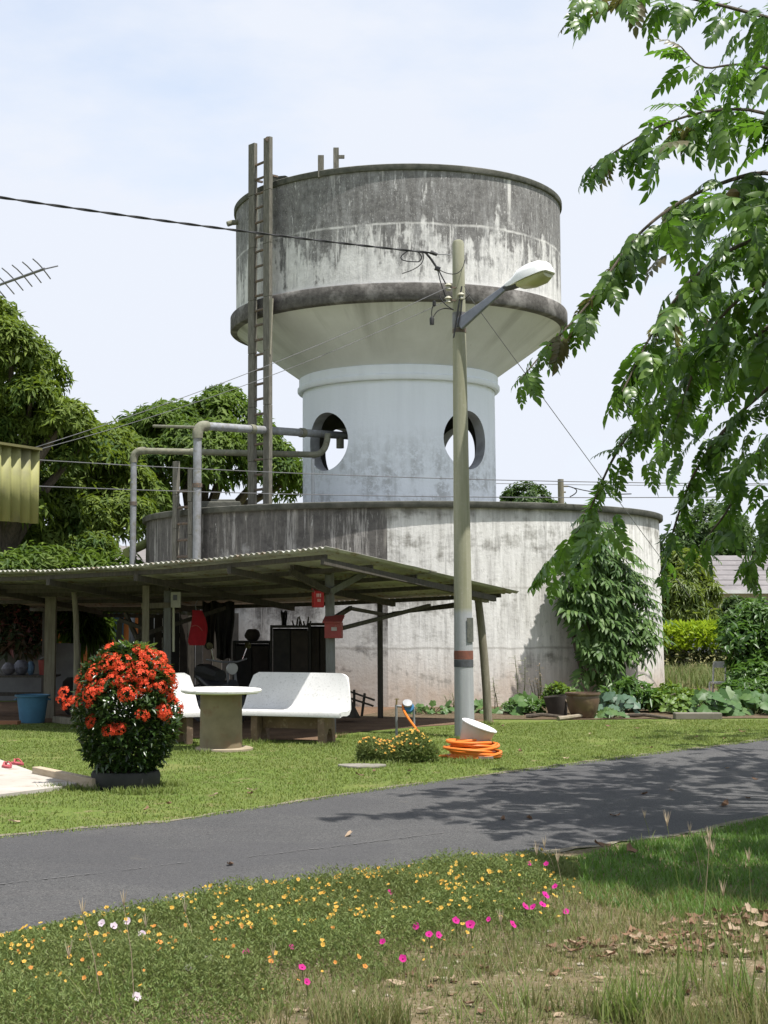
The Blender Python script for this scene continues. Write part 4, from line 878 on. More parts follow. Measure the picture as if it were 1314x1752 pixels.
# motorcycle
def motorcycle(loc, yaw):
    root = thing('motorcycle', 'small dark motorcycle parked in the shade behind the table', 'motorcycle', loc); root.rotation_euler = (0, 0, yaw); o = Vector(loc)
    for y, nm in ((-.6, 'front'), (.6, 'rear')):
        w = MB().lathe([(.22, -.03), (.28, -.045), (.3, 0), (.28, .045), (.22, .03), (.22, -.03)], o+Vector((0, y, .3)), 24, Matrix.Rotation(R(90), 3, 'Y')).build('wheel', BLK, root, smooth=True)
        m = MB()
        for k in range(8):
            t = k*math.pi/4; m.bar(o+Vector((0, y, .3)), o+Vector((0, y+.22*math.cos(t), .3+.22*math.sin(t))), .012, .012)
        m.lathe([(0, -.04), (.05, -.04), (.05, .04), (0, .04)], o+Vector((0, y, .3)), 12, Matrix.Rotation(R(90), 3, 'Y')); m.build('spokes', ALU, w)
    MB().tube([o+Vector((0, -.55, .62)), o+Vector((0, -.3, .55)), o+Vector((0, .1, .55)), o+Vector((0, .5, .68)), o+Vector((0, .75, .72))], [.09, .13, .12, .1, .05], 10).build('body', pm('dark blue plastic', (0.02, 0.022, 0.03), (0.03, 0.03, 0.035), 5, .3, 0), root, smooth=True)
    MB().tube([o+Vector((0, -.1, .74)), o+Vector((0, .3, .78)), o+Vector((0, .65, .8))], [.1, .13, .1], 8).build('saddle', BLK, root, smooth=True)
    for s_ in (-1, 1): MB().bar(o+Vector((s_*.07, -.6, .3)), o+Vector((s_*.06, -.45, .85)), .03, .03).build('fork', ALU, root)
    MB().tube([o+Vector((-.34, -.3, 1.0)), o+Vector((-.12, -.42, .96)), o+Vector((.12, -.42, .96)), o+Vector((.34, -.3, 1.0))], .014, 8).build('handlebar', ALU, root)
    for s_ in (-1, 1):
        MB().tube([o+Vector((s_*.24, -.35, .98)), o+Vector((s_*.3, -.38, 1.16))], .008, 6).lathe([(0, -.01), (.05, -.01), (.055, .01), (0, .012)], o+Vector((s_*.32, -.38, 1.2)), 12, Matrix.Rotation(R(70), 3, 'X')).build('mirror', pm('mirror chrome', (0.8, 0.8, 0.8), (0.75, 0.75, 0.75), 3, .12, 0, metal=1), root, smooth=True)
    MB().lathe([(0, 0), (.085, .0), (.09, .04), (.05, .12), (0, .13)], o+Vector((0, -.52, .86)), 16, Matrix.Rotation(R(-80), 3, 'X')).build('headlight', pm('lamp glass', (0.5, 0.5, 0.5), (0.4, 0.4, 0.4), 3, .15, 0), root, smooth=True)
    MB().box(o+Vector((0, 0, .32)), (.2, .36, .26)).build('engine', pm('engine metal', (0.09, 0.09, 0.09), (0.06, 0.06, 0.06), 6, .5), root, bevel=.03)
mc = AT(372, 1150, 23.0); motorcycle((mc.x, 23.1, 0), R(28))
# left work table with things on it
tw = AT(30, 1155, 25.0); wt = thing('work_table', 'rough dark work table at the back of the shelter left', 'table', (tw.x, 25.2, 0))
for k in range(4): MB().box(Vector((tw.x-.25, 25.0+k*.17, tw.z-.02)), (1.75, .16, .035)).build('plank', DARKW, wt)
for x in (-1.0, .5):
    for y in (24.98, 25.5): MB().box(Vector((tw.x+x, y, (tw.z-.04)/2)), (.07, .07, tw.z-.04)).build('leg', DARKW, wt)
MB().box(Vector((tw.x-.25, 25.25, .35)), (1.4, .05, .06)).build('stretcher', DARKW, wt)
c_ = AT(76, 1152, 25.0); bk = thing('red_bucket', 'dull red plastic bucket on the dark work table', 'bucket', (c_.x, 25.1, tw.z))
MB().lathe([(0, .0), (.1, 0), (.125, .24), (.132, .245), (.12, .24), (.095, .02), (0, .02)], (c_.x, 25.1, tw.z), 20).build('body', pm('dull red plastic', (0.2, 0.03, 0.025), (0.15, 0.025, 0.02), 5, .5), bk, smooth=True)
MB().tube(arc((c_.x-.12, 25.1, tw.z+.23), (c_.x, 25.0, tw.z+.36), (c_.x+.12, 25.1, tw.z+.23)), .005, 6).build('handle', ALU, bk)
for i, (px, col, h_, r_) in enumerate(((12, (0.16, 0.15, 0.17), .2, .12), (34, (0.13, 0.13, 0.16), .24, .13), (50, (0.1, 0.17, 0.26), .22, .07))):
    c_ = AT(px, 1152, 24.95); m = MB(); vs = []
    for a_ in range(9):
        for j in range(14):
            t = 2*math.pi*j/14; rr_ = r_*math.sin(math.pi*(a_+.6)/9.4)**.6*(1+.18*mnoise.noise(Vector((math.cos(t)*1.5, math.sin(t)*1.5, a_*.7+i*9)))); vs.append((c_.x+rr_*math.cos(t), 25.1+rr_*math.sin(t), tw.z+h_*a_/8))
    m.add(vs, [(a_*14+j, a_*14+(j+1) % 14, (a_+1)*14+(j+1) % 14, (a_+1)*14+j) for a_ in range(8) for j in range(14)]+[tuple(range(13, -1, -1)), tuple(range(112, 126))])
    tag(m.build('plastic_bag', pm('crumpled bag %d' % i, col, tuple(x*.6 for x in col), 14, .5, .5, .02), origin=(c_.x, 25.1, tw.z), smooth=True), ('grey crumpled bag at the outer end of the work table', 'large grey violet bag in the middle of the work table', 'bluish slim bag next to the red bucket')[i], 'bag')
# blue tub on the grass
c_ = G(55, 1236); tubo = thing('blue_tub', 'round blue plastic tub on the grass by the shelter', 'tub', (c_.x, c_.y, 0))
BLUE = pm('faded blue plastic', (0.06, 0.17, 0.26), (0.05, 0.13, 0.2), 3, .5, .1)
MB().lathe([(0, .0), (.19, 0), (.245, .4), (.275, .402), (.278, .425), (.25, .428), (.235, .40), (.185, .03), (0, .03)], (c_.x, c_.y, 0), 28).build('body', BLUE, tubo, smooth=True)
for s_ in (-1, 1): MB().tube(arc((c_.x+s_*.24, c_.y-.06, .36), (c_.x+s_*.32, c_.y, .34), (c_.x+s_*.24, c_.y+.06, .36)), .012, 6).build('handle', BLUE, tubo)
c_ = G(12, 1240); tag(MB().prism([(c_.x-.5, c_.y-.05, 0), (c_.x+.17, c_.y-.08, 0), (c_.x+.2, c_.y+.06, 0), (c_.x-.5, c_.y+.1, 0)], (0, 0, .06)).build('clay_block', pm('orange clay', (0.36, 0.17, 0.08), (0.28, 0.13, 0.07), 5, .9), origin=c_), 'flat orange clay block on the grass beside the blue tub', 'block')
# slippers, timber edging
for i, (px, py, yaw) in enumerate(((12, 1313, 20), (30, 1308, 35))):
    c_ = G(px, py, .037); root = thing('slipper', ('red rubber slipper nearer the slab edge', 'red rubber slipper further back on the slab')[i], 'slipper', c_, 'pair of red slippers'); root.rotation_euler = (0, 0, R(yaw))
    poly = [(.05*math.sin(t)*(1+.15*math.cos(t)), .13*math.cos(t)) for t in [2*math.pi*k/16 for k in range(16)]]
    SL = pm('red rubber', (0.42, 0.09, 0.1), (0.35, 0.07, 0.08), 5, .7)
    MB().prism([c_+Vector((x, y, 0)) for x, y in poly], (0, 0, .022)).build('sole', SL, root)
    MB().tube(arc(c_+Vector((-.045, -.02, .02)), c_+Vector((-.02, .05, .09)), c_+Vector((0, .07, .025))), .009, 6).tube(arc(c_+Vector((.045, -.02, .02)), c_+Vector((.02, .05, .09)), c_+Vector((0, .07, .025))), .009, 6).build('strap', SL, root)
a, b_ = G(62, 1329), G(164, 1351)
tag(MB().bar(a+Vector((0, 0, .055)), b_+Vector((0, 0, .055)), .1, .1).build('timber_edging', pm('pale sawn timber', (0.46, 0.38, 0.28), (0.36, 0.29, 0.2), 4, .9, .4, stretch=(1, 1, 6)), origin=a, bevel=.008), 'pale timber edging beam running from the slab to the dark planter', 'timber')

# ------------------------------------------------------------------ flowering bush in its planter
bb = G(215, 1347); bb = Vector((bb.x, bb.y, 0))
pot = thing('low_planter', 'low black round planter under the red flowering bush', 'planter', bb)
MB().lathe([(0, 0), (.3, 0), (.335, .05), (.34, .13), (.325, .16), (.29, .165), (.285, .13), (0, .12)], bb, 32).build('bowl', pm('black tyre rubber', (0.025, 0.026, 0.025), (0.04, 0.04, 0.037), 6, .9, .4), pot, smooth=True)
MB().lathe([(0, .135), (.287, .13)], bb, 24).build('soil', DIRT, pot)
ix = thing('flowering_bush', 'dense bush with red orange flower heads in a low black planter', 'bush', bb+Vector((0, 0, .13)))
ZB0, ZB1 = .16, 1.36
def bush_r(z):
    f = np.clip((z-ZB0)/(ZB1-ZB0), 0, 1)
    return np.interp(f, [0, .08, .2, .4, .6, .78, .9, 1], [.25, .34, .42, .46, .465, .41, .3, .12])
nb = 9000; z = ZB0+(ZB1-ZB0)*rng.random(nb)**.9; t = rng.random(nb)*2*np.pi; k = .45+.58*rng.random(nb)**.45; rb = bush_r(z)*k*(1+.22*vnoise(np.stack([np.cos(t), np.sin(t), z*1.6], 1), 2.6, 3))
P = np.stack([bb.x+rb*np.cos(t), bb.y+rb*np.sin(t), z], 1); out = np.stack([np.cos(t), np.sin(t), .35+0*t], 1)
D = nrm(out*.7+unit_rand(nb)*.9); Nn = nrm(np.array([0, 0, 1.])+unit_rand(nb)*.6+out*.3)
V, T = leaf_geo(P, D, Nn, .06+.04*rng.random(nb), .028+.014*rng.random(nb))
IXL = leaf_mat('glossy dark leaves', [(0.012, 0.03, 0.008), (0.02, 0.045, 0.01), (0.035, 0.065, 0.014)], .3, .12, (0.1, 0.16, 0.02), .5)
o = link_mesh('foliage', fast_mesh('foliage', V-np.array(ORI[ix]), T), IXL, ix)
nb = 200; t = rng.random(nb)*2*np.pi; rb = .2*rng.random(nb)**.5; P = np.stack([bb.x+.06+rb*np.cos(t), bb.y+rb*np.sin(t), 1.27+.12*rng.random(nb)], 1)
V, T = leaf_geo(P, nrm(np.stack([np.cos(t), np.sin(t), .8+0*t], 1)+unit_rand(nb)*.5), unit_rand(nb)*.5+[0, 0, 1], .07, .032)
link_mesh('young_leaves', fast_mesh('young_leaves', V-np.array(ORI[ix]), T), leaf_mat('young bush leaves', [(0.06, 0.11, 0.02), (0.1, 0.17, 0.03)], .4, .3), ix)
mb = MB()
for k in range(9):
    t = k*.7; mb.tube([bb+Vector((.06*math.cos(t), .06*math.sin(t), .1)), bb+Vector((.2*math.cos(t), .2*math.sin(t), .5)), bb+Vector((.3*math.cos(t), .3*math.sin(t), 1.0))], [.016, .012, .006], 6)
mb.build('stems', pm('bark', (0.09, 0.07, 0.05), (0.06, 0.05, 0.035), 9, .9), ix)
def flower_head(seed):
    g = np.random.default_rng(seed); n = 46; u = g.random(n); t = g.random(n)*2*np.pi; el = np.arccos(1-u*.95)
    dirs = np.stack([np.sin(el)*np.cos(t), np.sin(el)*np.sin(t), np.cos(el)], 1); Pc = dirs*np.array([.056, .056, .04])*(0.85+.3*g.random((n, 1)))
    parts = []
    for k in range(4):
        a = np.cross(dirs, nrm(g.normal(size=(n, 3)))) if k == 0 else a
        a = nrm(a); b_ = np.cross(dirs, a); ang = k*np.pi/2; d = nrm(a*np.cos(ang)+b_*np.sin(ang)+dirs*.25)
        parts.append(leaf_geo(Pc, d, dirs, .017, .010, fold=.1, curl=.1))
    V, T = join_geo(parts); return fast_mesh('flower_head', V, T)
FLW = leaf_mat('red orange petals', [(0.55, 0.04, 0.016), (0.68, 0.075, 0.028), (0.75, 0.16, 0.06), (0.62, 0.05, 0.02)], .6, .25, (0.9, 0.16, 0.05), .2)
heads = [flower_head(s_) for s_ in range(5)]
for h_ in heads: h_.materials.append(FLW)
def place(mesh, name, parent, loc, direction, scale=1.0, spin=None):
    o = bpy.data.objects.new(name, mesh); COL.objects.link(o); o.parent = parent
    q = Vector(direction).to_track_quat('Z', 'Y'); q = q @ Matrix.Rotation(random.random()*6.28 if spin is None else spin, 4, 'Z').to_quaternion()
    o.matrix_local = Matrix.LocRotScale(Vector(loc)-ORI[parent], q, Vector((scale,)*3)); return o
cnt = 0; placed = []
while cnt < 84:
    z = .5+.83*random.random()**.7; t = random.uniform(0, 6.28)
    if z < .92 and random.random() < .84: continue
    r_ = float(bush_r(z))*(1.02+.2*mnoise.noise(Vector((math.cos(t)*2.6+3, math.sin(t)*2.6, z*1.6*2.6)))); p = bb+Vector((r_*math.cos(t), r_*math.sin(t), z))
    if z > 1.27 and random.random() < .5: continue
    if any((p-q).length < .082 for q in placed): continue
    placed.append(p); cnt += 1
    place(random.choice(heads), 'flower_head', ix, p, (math.cos(t)*.8, math.sin(t)*.8, .45+.6*(z > 1.2)), random.uniform(.75, 1.7))
for (dx, dz) in ((-.62, .86), (-.6, .93), (-.57, .79), (-.52, .84)): place(heads[1], 'flower_head', ix, bb+Vector((dx, -.1, dz)), (-.4, -.4, .8), 1.0)
MB().tube([bb+Vector((-.4, -.08, .7)), bb+Vector((-.6, -.1, .84))], .006, 5).build('side_shoot', pm('green stem', (0.08, 0.1, 0.03), None, 6, .8), ix)

# ------------------------------------------------------------------ small yellow flower patch, stone, hose, tap, tub
fp = G(680, 1303); yb = thing('flower_patch', 'low mound of small yellow flowers on the lawn near the hose', 'flower plant', fp)
nb = 9500; t = rng.random(nb)*2*np.pi; r_ = rng.random(nb)**.5; x = fp.x+r_*np.cos(t)*.46; y = fp.y+r_*np.sin(t)*.3
zz = rng.random(nb)**.7*.3*np.sqrt(np.clip(1-r_*r_*.8, 0, 1))*(1+.25*np.sin(x*9))
P = np.stack([x, y, zz], 1); V, T = leaf_geo(P, nrm(unit_rand(nb)+[0, 0, .7]), unit_rand(nb), .045+.03*rng.random(nb), .014)
PORT = leaf_mat('flower bed leaves', [(0.06, 0.115, 0.02), (0.1, 0.16, 0.028), (0.15, 0.2, 0.04), (0.13, 0.155, 0.045)], .6, .3)
link_mesh('foliage', fast_mesh('foliage', V-np.array(fp), T), PORT, yb)
def bloom_mesh(name, mat, r, petals, cup, seed):
    m = MB(); g = random.Random(seed); vs = [(0, 0, 0)]
    for k in range(petals*2):
        t = math.pi*k/petals; rr_ = r*(1 if k % 2 == 0 else .86)*g.uniform(.8, 1.12); vs.append((rr_*math.cos(t), rr_*math.sin(t), cup*rr_))
    m.add(vs, [(0, 1+k, 1+(k+1) % (petals*2)) for k in range(petals*2)])
    m.lathe([(0, r*.35), (r*.18, r*.3), (r*.22, r*.1), (r*.1, 0)], (0, 0, 0), 6)
    me = m.mesh(name); me.materials.append(mat); return me
YEL = leaf_mat('yellow petals', [(0.55, 0.36, 0.06), (0.62, 0.43, 0.09), (0.58, 0.3, 0.05)], .6, .25, (0.9, 0.6, 0.1), .2)
ORA = leaf_mat('orange petals', [(0.6, 0.27, 0.05), (0.64, 0.33, 0.09), (0.5, 0.17, 0.03)], .6, .25, (0.9, 0.4, 0.1), .2)
PNK = leaf_mat('magenta petals', [(0.38, 0.012, 0.17), (0.5, 0.02, 0.24), (0.42, 0.03, 0.16)], .7, .15, (0.6, 0.04, 0.3), .1)
WHT = leaf_mat('white petals', [(0.52, 0.48, 0.5), (0.55, 0.53, 0.52), (0.5, 0.36, 0.46)], .6, .2, (0.8, 0.7, 0.75), .2)
yel = [bloom_mesh('flower', YEL, .017, 5, .35, s_) for s_ in range(3)]; ora = [bloom_mesh('flower', ORA, .018, 5, .35, s_+9) for s_ in range(2)]
pnk = [bloom_mesh('flower', PNK, .026, 5, .25, s_+19) for s_ in range(2)]; wht = [bloom_mesh('flower', WHT, .024, 6, .3, s_+29) for s_ in range(2)]
for k in range(150):
    i = random.randrange(nb); rr_ = float(r_[i])
    place(random.choice(yel+ora[:1]), 'flower', yb, (float(x[i]), float(y[i]), .31*math.sqrt(max(0, 1-rr_*rr_*.8))*(1+.25*math.sin(float(x[i])*9))+.012), (random.uniform(-.5, .5), -.6, .9), random.uniform(.7, 1.05))
c_ = G(620, 1313); tag(MB().prism([c_+Vector((.26*math.cos(t)*(1+.15*math.sin(3*t)), .17*math.sin(t), 0)) for t in [k*math.pi/7 for k in range(14)]], (0, 0, .03)).build('flat_stone', pm('grey stone', (0.24, 0.22, 0.19), (0.17, 0.16, 0.13), 6, .95, .6), origin=c_, bevel=.01), 'flat grey stone in the grass beside the yellow flower mound', 'stone')
HOSE = pm('orange hose', (0.72, 0.2, 0.03), (0.62, 0.16, 0.02), 3, .4, .05, spec=.4)
hc = G(806, 1297); hose = thing('garden_hose', 'orange garden hose coiled on the lawn at the lamp post', 'hose', hc)
pts = []; nl = 12; hr_ = random.Random(5); lo_ = [(hr_.uniform(-.06, .06), hr_.uniform(-.05, .05), hr_.uniform(.24, .36), hr_.uniform(-.16, .16), hr_.uniform(-.12, .12)) for _ in range(nl+2)]
for i in range(nl*24):
    k = i//24; f = (i % 24)/24; f = f*f*(3-2*f); a_, b_ = lo_[k], lo_[k+1]; ox, oy, rr_, tx_, ty_ = [p*(1-f)+q*f for p, q in zip(a_, b_)]; t = i/24*2*math.pi
    shr = 1-.35*(i/(nl*24))**1.5; x_, y_ = rr_*shr*math.cos(t), rr_*shr*.8*math.sin(t); pts.append(hc+Vector((ox+x_, oy+y_, max(.02, .02+.2*i/(nl*24)+x_*tx_+y_*ty_))))
MB().tube(pts, .0185, 8).build('coil', HOSE, hose, smooth=True)
tp = G(678, 1258); t2p = G(708, 1262)
run = [hc+Vector((-.3, -.05, .03)), hc+Vector((-.42, 0, .02)), G(752, 1296)+Vector((0, 0, .02)), G(735, 1288)+Vector((0, 0, .02)), AT(722, 1264, 19.9), AT(712, 1247, 20.2), AT(699, 1230, 20.4), AT(690, 1215, 20.6), AT(689, 1205, 20.6), AT(693, 1203, 20.6)]
def smoothp(p, it=2):
    for _ in range(it):
        q = [p[0]]
        for a, b_ in zip(p, p[1:]): q += [a*.75+b_*.25, a*.25+b_*.75]
        p = q+[p[-1]]
    return p
MB().tube(smoothp(run), .0175, 8).build('lead_end', HOSE, hose, smooth=True)
MB().bar(hc+Vector((.05, -.3, .03)), hc+Vector((.22, -.28, .03)), .03, .03).build('nozzle', pm('nozzle metal', (0.3, 0.27, 0.25), (0.2, 0.12, 0.1), 8, .5), hose)
tap = thing('water_meter', 'blue water meter with tap on two upright grey pipes', 'water meter', (AT(694, 1215, 20.7).x, 20.7, 0))
for px, py in ((678, 1206), (708, 1212)):
    e = AT(px, py, 20.7); MB().tube([Vector((e.x, 20.7, 0)), e], .017, 8).build('upright_pipe', PIPE, tap)
MB().tube([AT(678, 1208, 20.7), AT(708, 1210, 20.7)], .017, 8).build('cross_pipe', PIPE, tap)
MB().tube([AT(678, 1208, 20.7), AT(679, 1195, 20.7)], .012, 8).bar(AT(675, 1196, 20.7), AT(683, 1196, 20.7), .02, .012).build('tap', pm('brass', (0.35, 0.27, 0.12), (0.25, 0.2, 0.1), 8, .4, 0, metal=.6), tap)
MB().lathe([(0, -.05), (.06, -.05), (.075, -.03), (.075, .03), (.06, .05), (0, .05)], AT(699, 1211, 20.65), 18, Matrix.Rotation(R(75), 3, 'X')).build('meter_body', pm('blue enamel', (0.05, 0.2, 0.4), (0.04, 0.15, 0.3), 6, .4, .1), tap, smooth=True)
MB().lathe([(0, .0), (.07, .0), (.065, .02), (0, .025)], AT(697, 1204, 20.6), 16, Matrix.Rotation(R(40), 3, 'X')).build('meter_lid', pm('grey plastic lid', (0.35, 0.36, 0.37), (0.25, 0.25, 0.26), 6, .4), tap, smooth=True)
uc = AT(815, 1256, 17.95); up = thing('white_tub', 'white plastic tub lying tilted on the orange hose coil', 'tub', uc)
Mt = Matrix.Rotation(R(20), 3, 'Y') @ Matrix.Rotation(R(6), 3, 'X')
MB().lathe([(0, -.13), (.15, -.13), (.165, -.11), (.2, .09), (.212, .092), (.212, .105), (.19, .105), (.185, .09), (.15, -.1), (0, -.11)], uc, 32, Mt).build('body', pm('milky plastic', (0.5, 0.48, 0.43), (0.42, 0.4, 0.35), 3, .45, .05), up, smooth=True)
MB().lathe([(0, .125), (.2, .12), (.216, .112), (.216, .102), (0, .102)], uc, 32, Mt).build('lid', pm('clean white plastic', (0.8, 0.8, 0.78), (0.76, 0.76, 0.74), 3, .45, .02), up, smooth=True)

# ------------------------------------------------------------------ trees
BARK = pm('tree bark', (0.13, 0.105, 0.08), (0.07, 0.058, 0.045), 7, .95, .6, .02, stretch=(4, 4, 1))
def rosettes(P, out, k, L, Wd, droop, oval=False):
    """tufts of drooping leaves set round each point"""
    n = len(P); P = np.repeat(P, k, 0); o = np.repeat(nrm(out), k, 0); t = np.tile(np.arange(k)*2.399, n)+np.repeat(rng.random(n)*6.28, k)
    a = nrm(np.cross(o, [0.13, 0.21, 1.0])); b_ = np.cross(o, a)
    sp = .55+.75*rng.random(n*k)
    D = nrm(o*(.75-.3*sp)[:, None]+(a*np.cos(t)[:, None]+b_*np.sin(t)[:, None])*sp[:, None]+np.array([0, 0, -1.])*(droop*(.5+rng.random(n*k)))[:, None])
    Nn = nrm(o+np.array([0, 0, .8])+unit_rand(n*k)*.8)
    return leaf_geo(P+unit_rand(n*k)*L*.45, D, Nn, L*(.7+.6*rng.random(n*k)), Wd*(.75+.5*rng.random(n*k)), oval, .1, .22)
def lobe_points(lobes, n, lo=.72, hi=1.04, gap=.0, gs=.9):
    c = np.array([l[:3] for l in lobes], float); r = np.array([l[3] for l in lobes], float); pr_ = r**2/np.sum(r**2)
    i = rng.choice(len(lobes), n, p=pr_); d = unit_rand(n); d[:, 2] = np.where(d[:, 2] < -.35, -d[:, 2]*.5, d[:, 2]); d = nrm(d)
    P = c[i]+d*(r[i]*(lo+(hi-lo)*rng.random(n)**.7))[:, None]*np.array([1, 1, .92])
    ok = np.ones(n, bool)
    for j in range(len(lobes)):
        q = np.linalg.norm((P-c[j])/np.array([1, 1, .92]), axis=1) < r[j]*.66; ok &= ~(q & (i != j))
    if gap: ok &= vnoise(P, gs, len(lobes)*3.1)+.5*vnoise(P, gs*2.6, 5) > -gap*.25
    ok &= P[:, 2] > .15
    return P[ok], nrm(d[ok]+np.array([0, 0, .35]))
def tree(name, label, lobes, mat, n, k, L, Wd, droop, trunk, cat='tree', group=None, inner=.35, gap=.42, gs=.9, limbs=True):
    base = Vector((trunk[0], trunk[1], 0)); root = thing(name, label, cat, base, group); big = lobes; lobes = list(lobes)
    for l in big:
        for _ in range(5):
            d = unit_rand(1)[0]; d[2] = abs(d[2])*.9-.15; lobes.append(tuple(np.array(l[:3])+d*l[3]*.82)+(l[3]*random.uniform(.28, .5),))
    P, o_ = lobe_points(lobes, n, gap=gap, gs=gs); P2, o2 = lobe_points(lobes, int(n*inner), .35, .72, 0)
    V, T = join_geo([rosettes(P, o_, k, L, Wd, droop), rosettes(P2, o2, max(4, k//2), L*1.35, Wd*1.5, droop)])
    link_mesh('crown', fast_mesh('crown', V-np.array(base), T), mat, root)
    top = Vector(np.mean([l[:3] for l in big], axis=0)); r0 = trunk[2]; m = MB()
    fork = base.lerp(Vector((base.x*.5+top.x*.5, base.y*.5+top.y*.5, min(l[2] for l in big)*.8)), 1.0)
    m.tube([base, base.lerp(fork, .3)+Vector((.08, 0, 0)), base.lerp(fork, .7), fork], [r0*1.25, r0, r0*.85, r0*.75], 10)
    if limbs:
        for l in big: e = Vector(l[:3])+Vector((0, 0, l[3]*.3)); mid = fork.lerp(e, .5)+Vector((random.uniform(-.3, .3), random.uniform(-.3, .3), .2)); m.tube([fork-Vector((0, 0, .2)), mid, e], [r0*.6, r0*.4, r0*.12], 7)
    m.build('trunk', BARK, root, smooth=True); return root
def LB(px, py, Y, rpx): p = AT(px, py, Y); return (p.x, p.y, p.z, rpx*Y/F)
MANGO = leaf_mat('mango leaves', [(0.018, 0.044, 0.01), (0.036, 0.075, 0.015), (0.062, 0.108, 0.02), (0.145, 0.19, 0.032)], .6, .25, (0.24, 0.34, 0.03), .2)
MANGO2 = leaf_mat('darker mango leaves', [(0.016, 0.042, 0.01), (0.03, 0.066, 0.014), (0.05, 0.096, 0.018), (0.12, 0.17, 0.028)], .6, .25, (0.17, 0.28, 0.03), .2)
tree('mango_tree', 'tall bushy mango tree rising behind the yellow green awning', [LB(-40, 640, 34, 120), LB(20, 610, 33, 62), LB(-30, 560, 34, 70), LB(55, 690, 33, 52), LB(-60, 760, 33.5, 110), LB(30, 770, 34, 70), LB(95, 740, 33.5, 62), LB(120, 720, 33, 42), LB(140, 780, 34, 60), LB(-10, 870, 33.5, 90)], MANGO, 5200, 9, .21, .062, .55, (-6.5, 34.5, .28))
tree('mango_tree', 'middle mango tree with hanging leaf tufts between awning and standpipes', [LB(110, 830, 36, 85), LB(165, 790, 36.5, 70), LB(90, 920, 35, 75), LB(180, 900, 36, 80), LB(140, 760, 36, 50), LB(190, 770, 37, 45), LB(205, 840, 37, 60), LB(60, 860, 35.5, 70), LB(20, 930, 35, 60), LB(140, 955, 34.5, 50)], MANGO, 4800, 9, .21, .062, .6, (-4.4, 36.5, .26))
tree('mango_tree', 'rounded mango tree behind the two standpipes and the tower ladder', [LB(290, 760, 44, 80), LB(375, 740, 44, 72), LB(240, 800, 43, 70), LB(330, 800, 43, 95), LB(420, 770, 44, 62), LB(460, 810, 44, 55), LB(500, 835, 45, 48), LB(215, 870, 42.5, 80), LB(300, 720, 44.5, 42), LB(240, 740, 44, 38), LB(380, 700, 44.5, 40)], MANGO2, 6000, 9, .24, .072, .55, (-2.6, 45.5, .35))
tree('mango_tree', 'shadowy low tree behind the rear of the shelter', [LB(70, 975, 33, 46), LB(150, 978, 33, 38), LB(10, 1000, 32.5, 60), LB(200, 975, 34, 34), LB(-70, 1000, 33, 80)], MANGO2, 900, 9, .25, .065, .5, (-5.0, 33.5, .15))
ROUND = leaf_mat('small round tree leaves', [(0.02, 0.045, 0.012), (0.035, 0.07, 0.016), (0.06, 0.1, 0.02)], .5, .25, (0.1, 0.18, 0.03), .3)
tree('round_tree', 'small dome shaped tree far beyond the ground tank rim', [LB(902, 868, 68, 46), LB(870, 880, 68, 30), LB(940, 882, 68, 32), LB(902, 930, 68, 60)], ROUND, 2600, 8, .2, .1, .3, (12.0, 68.5, .3), gap=.6)
tree('round_tree', 'dark broad tree above the grey house roof behind drooping branches', [LB(1220, 920, 74, 62), LB(1180, 950, 74, 55), LB(1262, 950, 74, 52), LB(1215, 985, 74, 75)], ROUND, 2600, 8, .24, .12, .3, (21.5, 75, .35), gap=.6)
BAMB = leaf_mat('light bushy leaves', [(0.05, 0.09, 0.015), (0.08, 0.125, 0.022), (0.13, 0.165, 0.03)], .45, .3, (0.24, 0.32, 0.04), .35)
tree('garden_tree', 'light green shrubby tree behind the hedge next to the tank edge', [LB(1168, 985, 48, 44), LB(1150, 1020, 47.5, 42), LB(1192, 1020, 48, 36), LB(1165, 1050, 47.5, 42), LB(1130, 990, 48, 40)], BAMB, 1300, 9, .3, .06, .8, (12.8, 48.5, .14), gap=.5)
tree('garden_tree', 'dark little tree before the grey house window', [LB(1262, 1045, 50, 22), LB(1250, 1065, 50, 26), LB(1280, 1070, 50, 24)], ROUND, 500, 8, .22, .09, .4, (15.3, 50.5, .1), gap=.5)
# leafy bush on the right behind the bed
BUSH = leaf_mat('fresh bush leaves', [(0.03, 0.075, 0.018), (0.05, 0.11, 0.022), (0.085, 0.15, 0.03)], .4, .3, (0.14, 0.28, 0.04), .4)
tree('garden_bush', 'big fresh green bush at the right end of the planting bed', [LB(1300, 1080, 29, 55), LB(1270, 1100, 28.5, 34), LB(1325, 1066, 29, 30), LB(1345, 1110, 28.5, 56), LB(1285, 1140, 28.5, 32), LB(1300, 1170, 28, 40), LB(1265, 1075, 29, 22), LB(1375, 1070, 29, 50)], BUSH, 1400, 8, .17, .06, .4, (9.6, 29, .06), 'bush', gap=.5)
# far wood that closes the view
n = 900; t = R(90)+np.linspace(-1.0, 1.0, n)+rng.normal(size=n)*.01; d_ = 150+rng.random(n)*22; c = np.stack([d_*np.cos(t), d_*np.sin(t), 1+rng.random(n)*5.5*(1+.3*np.sin(t*23))], 1)
P = np.repeat(c, 40, 0)+unit_rand(n*40)*np.array([2.2, 2.2, 1.8]); V, T = leaf_geo(P, unit_rand(n*40), unit_rand(n*40), 1.1, .7)
tag(link_mesh('far_wood', fast_mesh('far_wood', V, T), ROUND), 'distant band of dark green trees on the horizon', 'wood', kind='stuff')

